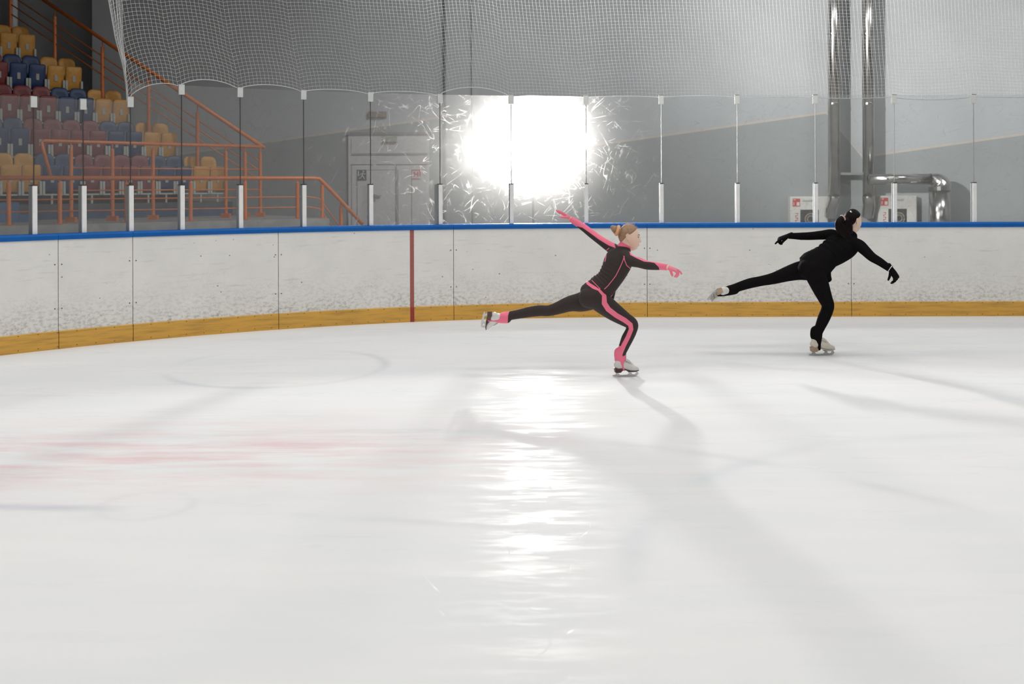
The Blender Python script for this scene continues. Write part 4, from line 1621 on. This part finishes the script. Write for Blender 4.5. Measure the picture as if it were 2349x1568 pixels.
def face_bits(parent, c, fr, s, brow_mat):
    rt, fw, up = fr
    L = lambda x, y, z: c + (rt * x + fw * y + up * (z - 0.0128)) * s
    for sx in (-1, 1):
        V, Fs = [], []
        bm = bmesh.new()
        bmesh.ops.create_uvsphere(bm, u_segments=20, v_segments=14, radius=0.0115 * s)
        me = bpy.data.meshes.new('eye')
        bm.to_mesh(me)
        bm.free()
        me.polygons.foreach_set('use_smooth', [True] * len(me.polygons))
        o = link_world('eye', me, M['eye_white'], parent)
        p = L(sx * 0.031, 0.0590, 0.0175)
        o.location = p
        ir = MB()
        q = fw
        ir.tube([p + q * 0.0085 * s + rt * (sx * 0.001), p + q * 0.0118 * s + rt * (sx * 0.0012)], [0.0058 * s, 0.0045 * s], 14)
        io = ir.build('iris', M['iris'], None, smooth=False)
        io.parent = o
        io.matrix_parent_inverse = (parent.matrix_basis @ o.matrix_parent_inverse @ Matrix.Translation(p)).inverted()
        lid = MB().tube([L(sx * 0.043, 0.0630, 0.0185), L(sx * 0.036, 0.0690, 0.0240), L(sx * 0.028, 0.0710, 0.0245), L(sx * 0.020, 0.069, 0.0205)], [0.0012 * s, 0.0021 * s, 0.0022 * s, 0.0012 * s], 6)
        link_world('eyelashes', lid.build('eyelashes', brow_mat, None, smooth=True).data, None, parent)
        bpy.data.objects.remove([ob for ob in bpy.data.objects if ob.name.startswith('eyelashes') and ob.parent is None][0])
        br = MB().tube([L(sx * 0.047, 0.0610, 0.0355), L(sx * 0.040, 0.0680, 0.0410), L(sx * 0.029, 0.0768, 0.0410), L(sx * 0.017, 0.0828, 0.0375)], [0.0010 * s, 0.0025 * s, 0.0028 * s, 0.0018 * s], 6)
        me2 = br.build('eyebrow', brow_mat, None, smooth=True)
        me2.parent = parent
        me2.matrix_parent_inverse = parent.matrix_basis.inverted()


def world_part(name, pieces_or_mb, mat, parent, voxel=None, smooth=4, label=None, shade=True):
    if isinstance(pieces_or_mb, MB):
        o = pieces_or_mb.build(name, mat, None, smooth=shade)
        o.parent = parent
        o.matrix_parent_inverse = parent.matrix_basis.inverted()
    else:
        o = link_world(name, fuse(pieces_or_mb, voxel, smooth), mat, parent)
    if label: o['label'] = label
    return o


def ear(c, fr, s, sx):
    rt, fw, up = fr
    L = lambda x, y, z: c + (rt * x + fw * y + up * z) * s
    a = loft([(L(sx * 0.068, -0.018, -0.030), 0.005 * s, 0.006 * s), (L(sx * 0.071, -0.021, -0.018), 0.0055 * s, 0.010 * s), (L(sx * 0.075, -0.026, -0.002), 0.005 * s, 0.013 * s), (L(sx * 0.078, -0.029, 0.012), 0.005 * s, 0.014 * s), (L(sx * 0.078, -0.028, 0.022), 0.005 * s, 0.010 * s)], side=rt, seg=14, n=4)
    rim = [(L(sx * 0.073, -0.014, 0.010), 0.0032 * s), (L(sx * 0.082, -0.020, 0.026), 0.0036 * s), (L(sx * 0.085, -0.032, 0.030), 0.0038 * s), (L(sx * 0.086, -0.043, 0.018), 0.0038 * s), (L(sx * 0.083, -0.040, 0.000), 0.0036 * s), (L(sx * 0.076, -0.029, -0.018), 0.0036 * s)]
    return [a, loft(rim, n=5, seg=10)]


def hair_cap(c, fwd, up, s, rule, grow=0.008):
    """Close-combed hair: a shell over the skull that dives under the skin outside the hairline."""
    V, Fs, loc, fr = head_piece(c, fwd, up, s, grow=grow, face=False)
    c_ = Vector(c)
    out = []
    for v, l in zip(V, loc):
        h = rule(l[0] / s, l[1] / s, l[2] / s)
        k = 1.0 if h > 0.006 else (0.86 if h < -0.006 else 0.86 + 0.14 * (h + 0.006) / 0.012)
        out.append(tuple(c_ + (Vector(v) - c_) * k))
    return (out, Fs), fr


# ---------- skater in black and pink
def skater_pink():
    D = 9.06
    G = lambda x, y, dy=0.0: at(x, y, D + dy)
    S = Vector((0.49, -0.80, -0.35)).normalized()
    torso = [(G(1356, 681), 0.095, 0.078), (G(1364, 672), 0.142, 0.108), (G(1378, 659), 0.130, 0.100), (G(1395, 643), 0.116, 0.090),
             (G(1408, 622), 0.126, 0.096), (G(1418, 600), 0.140, 0.100), (G(1425, 583), 0.128, 0.082), (G(1429, 573), 0.075, 0.062)]
    neck = [(G(1427, 577), 0.050), (G(1432, 566), 0.047), (G(1437, 555), 0.046), (G(1440, 545), 0.046)]
    legR = [(G(1366, 680, -0.06), 0.098), (G(1382, 695, -0.06), 0.093), (G(1410, 716, -0.035), 0.080), (G(1434, 732, -0.01), 0.064), (G(1450, 743, 0.0), 0.054),
            (G(1448, 758, 0.0), 0.051), (G(1439, 776, 0.0), 0.053), (G(1431, 795, 0.0), 0.046), (G(1424, 812, 0.0), 0.040), (G(1420, 824, 0.0), 0.042)]
    legL = [(G(1352, 686, 0.07), 0.098), (G(1333, 692, 0.075), 0.089), (G(1308, 696, 0.085), 0.072), (G(1280, 706, 0.10), 0.057), (G(1259, 712, 0.105), 0.050),
            (G(1238, 712, 0.11), 0.0505), (G(1215, 715, 0.115), 0.048), (G(1190, 720, 0.12), 0.042), (G(1168, 724, 0.12), 0.040), (G(1156, 726, 0.12), 0.042)]
    armL = [(G(1416, 577, 0.05), 0.060), (G(1402, 568, 0.12), 0.050), (G(1380, 553, 0.19), 0.041), (G(1358, 537, 0.26), 0.037), (G(1338, 521, 0.31), 0.034), (G(1320, 509, 0.345), 0.030), (G(1309, 502, 0.36), 0.027)]
    armR = [(G(1432, 588, -0.06), 0.064), (G(1446, 597, -0.13), 0.052), (G(1465, 602, -0.22), 0.044), (G(1485, 608, -0.31), 0.0385), (G(1504, 610, -0.36), 0.034), (G(1520, 611.5, -0.40), 0.0285), (G(1531, 613, -0.42), 0.0265)]
    hc = G(1444.5, 544.5, 0.02)
    fwd = Vector((0.99, 0.02, -0.06))
    up = Vector((0.10, 0.03, 1))
    hs = 1.03
    hv, hf, hl, fr = head_piece(hc, fwd, up, hs)
    wl, wr = G(1309, 501.5, 0.36), G(1530, 612.5, -0.42)
    handL = dict(wrist=wl, d=Vector((-0.80, 0.18, 0.50)), back=Vector((0.50, 0.15, 0.82)), thumb_side=Vector((-0.2, -0.9, -0.5)), curls=(0.10, 0.05, 0.07, 0.12), s=0.93, spread=0.07, thumb_curl=0.50, thumb_out=0.75)
    handR = dict(wrist=wr, d=Vector((0.88, -0.12, -0.34)), back=Vector((0.38, -0.25, 0.88)), thumb_side=Vector((0.25, 0.8, -0.4)), curls=(0.22, 0.70, 0.85, 0.80), s=0.93, spread=0.16, thumb_curl=0.9, thumb_out=0.65)
    shr = lambda ch, k: [(p, *(r * k for r in rr)) for p, *rr in ch]
    pcs = [loft(shr(torso, 0.92), side=S), loft(neck), (hv, hf), *ear(hc, fr, hs, 1), *ear(hc, fr, hs, -1)]
    for ch in (legR, legL):
        pcs.append(loft(shr(ch, 0.90)))
    for ch in (armL, armR):
        pcs.append(loft(shr(ch[:-1], 0.88) + [(ch[-1][0], 0.0215)]))
    pcs += hand_pieces(start=-0.006, **handL) + hand_pieces(start=-0.006, **handR)
    body_me = fuse(pcs, 0.0035, 3)
    co = coords(body_me)
    lip = hc + fr[1] * 0.090 * hs - fr[2] * 0.062 * hs
    dl = co - np.array(lip)
    z = 0.0100 - np.sqrt((dl @ np.array(fr[2])) ** 2 + ((dl @ np.array(fr[0])) / 2.4) ** 2 + ((dl @ np.array(fr[1])) / 2) ** 2)
    set_zone(body_me, z)
    body = link('person', body_me, M['skin'])
    tag(body, 'skater in a black and pink suit, knee bent, rear leg and arms stretched out', 'person')
    face_bits(body, hc, fr, hs, M['brow'])
    # leggings with side stripe, pink ankles and stirrups
    st_up = lambda: None
    footR, footL = G(1432.3, 865.2, 0.0), G(1105.5, 731, 0.12)
    footR.z = 0.0
    fR, uR = Vector((0.985, 0.17, 0.0)), Vector((0, 0, 1))
    fL, uL = Vector((-0.14, 0.70, -0.67)), Vector((0.97, 0.12, -0.12))

    def stirrup(loc, fw, u, L):
        fw = fw.normalized()
        u = (u - fw * u.dot(fw)).normalized()
        rt = fw.cross(u)
        W = lambda x, y, z: loc + (fw * x + rt * y + u * z) * L
        return loft([(W(-0.045, 0, 0.245), 0.047 * L, 0.060 * L), (W(-0.043, 0, 0.21), 0.047 * L, 0.062 * L), (W(-0.036, 0, 0.178), 0.045 * L, 0.056 * L), (W(-0.032, 0, 0.145), 0.0435 * L, 0.032 * L),
                     (W(-0.028, 0, 0.11), 0.0425 * L, 0.018 * L), (W(-0.016, 0, 0.080), 0.0385 * L, 0.013 * L), (W(-0.004, 0, 0.066), 0.034 * L, 0.011 * L)], side=rt, n=8, cap0=True)
    LS = 0.88
    pel = [(G(1352, 685), 0.102, 0.082), (G(1356, 680), 0.138, 0.110), (G(1366, 671), 0.143, 0.109), (G(1377, 661), 0.131, 0.100)]
    glut = [(G(1348, 683, -0.05), 0.088), (G(1357, 684, -0.05), 0.092)]
    leg_me = fuse([loft(pel, side=S, cap1=False), loft(legR), loft(legL), loft(glut), stirrup(footR, fR, uR, LS), stirrup(footL, fL, uL, LS)], 0.0038, 12)
    co = coords(leg_me)
    nm = normals(leg_me)
    P2 = co[:, [0, 2]]
    zs = stripe(P2, [(1384, 676, 0.020), (1384, 692, 0.023), (1393, 706, 0.023), (1412, 721, 0.022), (1432, 733, 0.022), (1446, 744, 0.020), (1448, 755, 0.019), (1441, 772, 0.019), (1431, 792, 0.020), (1423, 812, 0.020)], D - 0.05)
    zs = np.where((nm[:, 1] < 0.15) & (co[:, 0] > G(1372, 700).x), zs, -1)
    ank = poly_sd(P2, [(1419, 792), (1424, 792), (1427, 815), (1440, 811), (1446, 870), (1390, 870), (1400, 802)], D)
    ankL = poly_sd(P2, [(1090, 690), (1172, 690), (1168.5, 713), (1165.5, 722), (1164.5, 745), (1090, 775)], D + 0.12)
    wst = poly_sd(P2, [(1345, 640), (1353, 649), (1361, 653), (1372, 660), (1390, 656), (1386, 678), (1378, 674), (1370, 664), (1358, 660), (1346, 652)], D - 0.05)
    set_zone(leg_me, np.maximum.reduce([zs, ank, ankL, wst]))
    link_world('leggings', leg_me, M['suit'], body)['label'] = 'black leggings with pink side stripe and pink ankles'
    # jacket
    jt = [(G(1371, 667), 0.126, 0.098), (G(1380, 658), 0.134, 0.106), (G(1395, 643), 0.121, 0.097), (G(1408, 622), 0.131, 0.101), (G(1418, 600), 0.145, 0.104), (G(1425, 584), 0.130, 0.086), (G(1429, 573), 0.076, 0.064)]
    rp = lambda t, th: 1.0 + 0.035 * math.exp(-((t - 0.33) / 0.20) ** 2) * math.sin(t * 95) * np.clip(0.3 - np.sin(th + 0.4), 0, 1)
    front = [(G(1384, 668, -0.02), 0.075), (G(1397, 680, 0.02), 0.032)]
    jk = fuse([loft(jt, side=S, cap0=False, n=14, seg=28, ripple=rp), loft(armL, cap1=False), loft(armR, cap1=False), loft([(G(1403, 640, 0.03), 0.06), (G(1402, 682, 0.05), 0.028)])], 0.0035, 4)
    co = coords(jk)
    nm = normals(jk)
    P2 = co[:, [0, 2]]
    Dl, Dr = D + 0.27, D - 0.33
    pl = poly_sd(P2, [(1300, 480), (1330, 486), (1364, 508), (1392, 530), (1414, 552), (1410, 566), (1392, 560), (1372, 548), (1352, 533), (1336, 522), (1326, 519.5), (1320, 522), (1316, 535), (1295, 512)], Dl)
    pl = np.where(co[:, 0] < G(1407, 560, 0.2).x, pl, -1)
    pr = poly_sd(P2, [(1443, 572), (1462, 590), (1480, 596), (1515, 596), (1545, 600), (1545, 630), (1512, 623), (1508, 611), (1500, 602), (1492, 600.5), (1478, 600), (1464, 594), (1452, 588), (1441, 583)], Dr)
    pr = np.where(co[:, 0] > G(1447, 590, -0.2).x, pr, -1)
    near = nm[:, 1] < 0.2
    sm = np.full(len(co), -1.0)
    for line, DD_ in (([(1431, 587), (1427, 600), (1419, 618), (1412, 632), (1404, 643), (1394, 655), (1386, 662)], D - 0.10), ([(1431, 587), (1433, 598), (1438, 609), (1448, 617)], D - 0.14),
                      ([(1397, 569), (1391, 576), (1388, 590), (1386, 598)], D + 0.06), ([(1358, 643), (1366, 651), (1375, 660)], D - 0.04)):
        sm = np.maximum(sm, stripe(P2, [(x, y, 0.0030) for x, y in line], DD_))
    sm = np.where(near, sm, -1)
    hem = poly_sd(P2, [(1400, 676), (1405, 673), (1399, 690), (1393, 692)], D)
    set_zone(jk, np.maximum.reduce([pl, pr, sm, hem]))
    o = link_world('jacket', jk, M['suit'], body)
    o['label'] = 'black zip jacket with pink upper sleeves and seams'
    # collar and back print
    col_p = [(G(1428, 572.5), 0.064, 0.060), (G(1432, 566), 0.059, 0.056), (G(1435.5, 560), 0.056, 0.053)]
    world_part('collar', [loft(col_p, side=S, cap0=False, cap1=False)], M['pink'], body, 0.0035, 2, 'pink stand-up collar')
    pm = MB()
    for k in range(3):
        q = G(1418 + k * 3.2, 561 + k * 1.2, -0.075)
        pm.tube([q, q + Vector((0.006, 0, -0.004))], 0.0045, 6)
    # gloves
    for nme, h in (('glove', handL), ('glove', handR)):
        hh = dict(h)
        ps = hand_pieces(grow=0.0022, start=0.010, **hh)
        world_part(nme, ps, M['pink_glove'], body, 0.0026, 3, 'pink knitted glove')
    # hair: combed back, bun with peach scrunchie
    def rule(x, y, z):
        return (z - (0.016 + 0.52 * (y + 0.035) + 2.2 * max(0.0, y + 0.035) ** 2)) if y > -0.035 else (z - (0.016 + 1.35 * (y + 0.035)))
    cap, _ = hair_cap(hc, fwd, up, hs, rule, 0.007)
    world_part('hair', [cap], M['hair_fair'], body, 0.003, 3, 'light brown hair combed back')
    rt, fw, u_ = fr
    b0 = G(1413, 527, 0.0)
    ax = (G(1405, 520) - G(1420, 530)).normalized()
    bun = [loft([(b0 + ax * 0.00, 0.026), (b0 + ax * 0.020, 0.031), (b0 + ax * 0.036, 0.022)])]
    bun.append(loft([(b0 - ax * 0.03, 0.030), (b0, 0.024)]))
    bun.append(loft([(b0 + ax * 0.02 + Vector((0, 0, -0.01)), 0.018), (b0 + ax * 0.022 + Vector((0.004, 0, -0.036)), 0.010)]))
    world_part('hair_bun', bun, M['hair_fair'], body, 0.003, 3)
    sx_ = MB()
    c0 = G(1416.5, 528.5)
    a1 = Vector((0.30, 0.0, 0.95)).normalized()
    ax2 = Vector((-0.95, 0.0, 0.30)).normalized()
    ring, rad = [], []
    for k in range(49):
        th = 2 * math.pi * k / 48
        ring.append(c0 + a1 * (0.034 * math.cos(th)) + UY * (0.030 * math.sin(th)))
        rad.append(0.0150 + 0.0018 * (1 if k % 2 else -1))
    sx_.tube(ring, rad, 12)
    world_part('scrunchie', sx_, M['peach'], body, label='peach ribbed scrunchie')
    # flyaway hairs
    fh = MB()
    rnd = random.Random(3)
    for k in range(46):
        a = rnd.uniform(-0.6, 0.85)
        base = hc + (fw * (0.094 * math.sin(a)) + u_ * (0.118 * math.cos(a)) + rt * rnd.uniform(-0.03, 0.03)) * hs
        dirn = (fw * math.sin(a) + u_ * math.cos(a)).normalized()
        fh.tube([base - dirn * 0.01, base + dirn * rnd.uniform(0.004, 0.012) - fw * 0.008, base + dirn * rnd.uniform(0.006, 0.02) - fw * rnd.uniform(0.012, 0.03)], [0.0005, 0.0004, 0.0003], 4)
    o = world_part('loose_hair', fh, M['hair_wisp'], body)
    # bracelet-free bare wrists are part of the body; skates
    skate(body, 'ice_skate', footR, fR, uR, LS, M['boot_white'], M['brown_heel'], M['dark_sole'], 'white boot with brown heel flat on the ice', M['lace'], M['blade'])
    skate(body, 'ice_skate', footL, fL, uL, LS, M['boot_white'], M['brown_heel'], M['dark_sole'], 'white boot of the raised rear leg', M['lace'], M['blade'])
    return body


# ---------- skater all in black
def skater_black():
    D = 10.13
    G = lambda x, y, dy=0.0: at(x, y, D + dy)
    S = Vector((0.66, -0.62, -0.42)).normalized()
    torso = [(G(1857, 613, 0.0), 0.095, 0.080), (G(1864, 611, 0.0), 0.150, 0.118), (G(1878, 602, 0.02), 0.142, 0.110), (G(1895, 590, 0.05), 0.130, 0.105),
             (G(1915, 576, 0.08), 0.142, 0.112), (G(1932, 562, 0.11), 0.155, 0.112), (G(1943, 549, 0.13), 0.135, 0.090), (G(1949, 540, 0.14), 0.080, 0.066)]
    neck = [(G(1946, 545, 0.135), 0.054), (G(1951, 536, 0.15), 0.050), (G(1954, 526, 0.155), 0.049), (G(1956, 516, 0.16), 0.049)]
    legR = [(G(1867, 617, -0.07), 0.105), (G(1872, 632, -0.07), 0.101), (G(1883, 660, -0.05), 0.086), (G(1893, 684, -0.02), 0.070), (G(1899, 699, 0.0), 0.062),
            (G(1897, 712, 0.0), 0.060), (G(1889, 731, 0.0), 0.059), (G(1881, 750, 0.0), 0.050), (G(1874, 766, 0.0), 0.0465), (G(1872, 777, 0.0), 0.048)]
    legL = [(G(1852, 619, 0.08), 0.104), (G(1832, 621, 0.09), 0.093), (G(1806, 628, 0.10), 0.076), (G(1775, 638, 0.115), 0.059), (G(1747, 644, 0.125), 0.051),
            (G(1722, 649, 0.13), 0.0515), (G(1702, 655, 0.135), 0.048), (G(1685, 661, 0.14), 0.045), (G(1672, 665, 0.14), 0.046)]
    armL = [(G(1924, 548, 0.13), 0.068), (G(1908, 538, 0.18), 0.056), (G(1885, 539, 0.25), 0.047), (G(1860, 541, 0.31), 0.0415), (G(1838, 541.5, 0.33), 0.038), (G(1818, 541, 0.34), 0.032), (G(1808, 541, 0.345), 0.029)]
    armR = [(G(1953, 558, 0.04), 0.070), (G(1971, 563, -0.02), 0.060), (G(1984, 574, -0.09), 0.052), (G(2000, 589, -0.16), 0.0455), (G(2018, 600, -0.21), 0.040), (G(2034, 611, -0.25), 0.035), (G(2043, 617, -0.27), 0.033)]
    hc = G(1957.0, 507.0, 0.17)
    fwd = Vector((0.88, 0.475, -0.06))
    up = Vector((0.08, 0.02, 1))
    hs = 1.03
    hv, hf, hl, fr = head_piece(hc, fwd, up, hs)
    wl, wr = G(1807, 541, 0.345), G(2044, 617.5, -0.27)
    handL = dict(wrist=wl, d=Vector((-0.90, 0.05, -0.36)), back=Vector((-0.30, -0.25, 0.90)), thumb_side=Vector((0, -0.9, -0.3)), curls=(0.16, 1.0, 1.1, 1.1), s=1.0, spread=0.05, thumb_curl=0.35, thumb_out=0.25)
    handR = dict(wrist=wr, d=Vector((0.50, -0.05, -0.84)), back=Vector((0.45, -0.88, 0.22)), thumb_side=Vector((-0.8, -0.25, -0.4)), curls=(0.62, 0.70, 0.72, 0.66), s=1.02, spread=0.30, thumb_curl=0.9, thumb_out=0.25)
    shr = lambda ch, k: [(p, *(r * k for r in rr)) for p, *rr in ch]
    pcs = [loft(shr(torso, 0.92), side=S), loft(neck), (hv, hf), *ear(hc, fr, hs, 1), *ear(hc, fr, hs, -1)]
    for ch in (legR, legL):
        pcs.append(loft(shr(ch, 0.90)))
    for ch in (armL, armR):
        pcs.append(loft(shr(ch[:-1], 0.88) + [(ch[-1][0], 0.0235)]))
    pcs += hand_pieces(start=-0.006, **handL) + hand_pieces(start=-0.006, **handR)
    body_me = fuse(pcs, 0.0035, 3)
    co = coords(body_me)
    lip = hc + fr[1] * 0.090 * hs - fr[2] * 0.062 * hs
    dl = co - np.array(lip)
    z = 0.0100 - np.sqrt((dl @ np.array(fr[2])) ** 2 + ((dl @ np.array(fr[0])) / 2.4) ** 2 + ((dl @ np.array(fr[1])) / 2) ** 2)
    set_zone(body_me, z)
    body = link('person', body_me, M['skin'])
    tag(body, 'skater dressed all in black with a dark ponytail, facing away on one leg', 'person')
    face_bits(body, hc, fr, hs, M['brow_dark'])
    footR, footL = G(1882, 815.2, 0.0), G(1630, 676, 0.14)
    footR.z = 0.0
    fR, uR = Vector((0.98, 0.19, 0.0)), Vector((0, 0, 1))
    fL, uL = Vector((-0.17, 0.87, -0.46)), Vector((0.96, 0.24, 0.12))

    def stirrup(loc, fw, u, L):
        fw = fw.normalized()
        u = (u - fw * u.dot(fw)).normalized()
        rt = fw.cross(u)
        W = lambda x, y, z: loc + (fw * x + rt * y + u * z) * L
        return loft([(W(-0.045, 0, 0.245), 0.048 * L, 0.058 * L), (W(-0.043, 0, 0.20), 0.048 * L, 0.062 * L), (W(-0.036, 0, 0.165), 0.046 * L, 0.050 * L), (W(-0.030, 0, 0.13), 0.0445 * L, 0.033 * L),
                     (W(-0.026, 0, 0.09), 0.0420 * L, 0.022 * L), (W(-0.022, 0, 0.066), 0.0365 * L, 0.018 * L)], side=rt, n=8)
    LS = 1.0
    pel = [(G(1851, 617), 0.100, 0.085), (G(1854, 616), 0.145, 0.118), (G(1866, 609), 0.150, 0.117), (G(1880, 600), 0.140, 0.108)]
    glut = [(G(1850, 616, -0.05), 0.092), (G(1860, 619, -0.05), 0.095)]
    world_part('leggings', [loft(pel, side=S), loft(legR), loft(legL), loft(glut), stirrup(footR, fR, uR, LS), stirrup(footL, fL, uL, LS)], M['black_legging'], body, 0.0040, 14)
    jt = [(G(1864, 608, 0.01), 0.150, 0.122), (G(1878, 600, 0.02), 0.147, 0.117), (G(1895, 589, 0.05), 0.136, 0.112),
          (G(1915, 576, 0.08), 0.150, 0.118), (G(1932, 562, 0.11), 0.162, 0.118), (G(1943, 549, 0.13), 0.142, 0.096), (G(1949, 540, 0.14), 0.085, 0.070), (G(1953, 533, 0.15), 0.062, 0.060)]
    rp = lambda t, th: 1.0 + 0.045 * math.exp(-((t - 0.36) / 0.16) ** 2) * math.sin(t * 80) * np.clip(0.3 - np.sin(th + 0.4), 0, 1)
    skirt = [(G(1894, 590, 0.04), 0.138, 0.114), (G(1880, 601, 0.02), 0.152, 0.126), (G(1868, 611, 0.0), 0.160, 0.134), (G(1859, 618, -0.005), 0.162, 0.136)]
    tail = [(G(1893, 596, 0.03), 0.105, 0.095), (G(1888, 614, 0.0), 0.094, 0.090), (G(1892, 628, -0.03), 0.074, 0.060), (G(1902, 642, -0.05), 0.034, 0.022)]
    world_part('jacket', [loft(jt, side=S, cap0=True, cap1=False, n=14, seg=28, ripple=rp), loft(skirt, side=S, cap0=False, cap1=False), loft(tail, side=S, cap1=True), loft(armL, cap1=False), loft(armR, cap1=False)], M['black_cloth'], body, 0.0038, 4, 'black jacket with creased waist and loose front hem')
    for h in (handL, handR):
        world_part('glove', hand_pieces(grow=0.0025, start=-0.045, **h), M['black_glove'], body, 0.0027, 3)
    q = G(2040.5, 614.0, -0.27)
    ax = (G(2043, 617, -0.27) - G(2034, 611, -0.25)).normalized()
    a1 = ax.cross(UY).normalized()
    b1 = ax.cross(a1)
    ring = [q + ax * 0.012 + (a1 * math.cos(t) + b1 * math.sin(t)) * 0.0345 for t in [2 * math.pi * k / 32 for k in range(33)]]
    world_part('wristband', MB().tube(ring, 0.0045, 8), M['silver'], body, label='thin silvery wristband')

    def rule(x, y, z):
        return (z - (0.030 + 0.50 * (y + 0.030))) if y > -0.030 else (z - (0.030 + 2.3 * (y + 0.030)))
    cap, _ = hair_cap(hc, fwd, up, hs, rule, 0.009)
    world_part('hair', [cap], M['hair_dark'], body, 0.003, 3, 'dark brown hair combed back')
    tail = [(G(1936, 499, 0.08), 0.020, 0.020), (G(1929, 503, 0.06), 0.034, 0.030), (G(1925, 513, 0.05), 0.044, 0.036), (G(1931, 527, 0.05), 0.056, 0.040), (G(1941, 540, 0.05), 0.054, 0.036), (G(1950, 549, 0.04), 0.032, 0.022), (G(1955, 554, 0.035), 0.012, 0.01)]
    world_part('ponytail', [loft(tail, side=(0.9, 0.1, -0.3), n=8), loft([(G(1939, 507, 0.10), 0.052), (G(1943, 520, 0.10), 0.055), (G(1945, 532, 0.09), 0.048)])], M['hair_dark'], body, 0.003, 14)
    c0 = G(1933.5, 499.5, 0.07)
    ax = Vector((-0.75, -0.3, -0.45)).normalized()
    a1 = ax.cross(UY).normalized()
    b1 = ax.cross(a1)
    ring = [c0 + (a1 * math.cos(t) + b1 * math.sin(t)) * 0.026 for t in [2 * math.pi * k / 32 for k in range(33)]]
    world_part('hair_tie', MB().tube(ring, 0.0085, 10), M['hair_tie'], body, label='pale pink hair tie')
    cl = MB()
    for (x, y) in ((1950.5, 483.9), (1951.6, 486.0)):
        p = G(x, y, 0.10)
        cl.tube([p, p + Vector((0.006, -0.012, -0.002))], 0.005, 8)
    world_part('hair_clip', cl, M['silver'], body)
    skate(body, 'ice_skate', footR, fR, uR, LS, M['boot_cream'], M['tan_heel'], M['cream_sole'], 'cream boot with tan heel flat on the ice', M['lace_pale'], M['blade_dull'])
    skate(body, 'ice_skate', footL, fL, uL, LS, M['boot_white'], M['tan_heel'], M['cream_sole'], 'white boot of the raised rear leg, heel towards the viewer', M['lace_pale'], M['blade_dull'])
    return body


skater_pink()
skater_black()
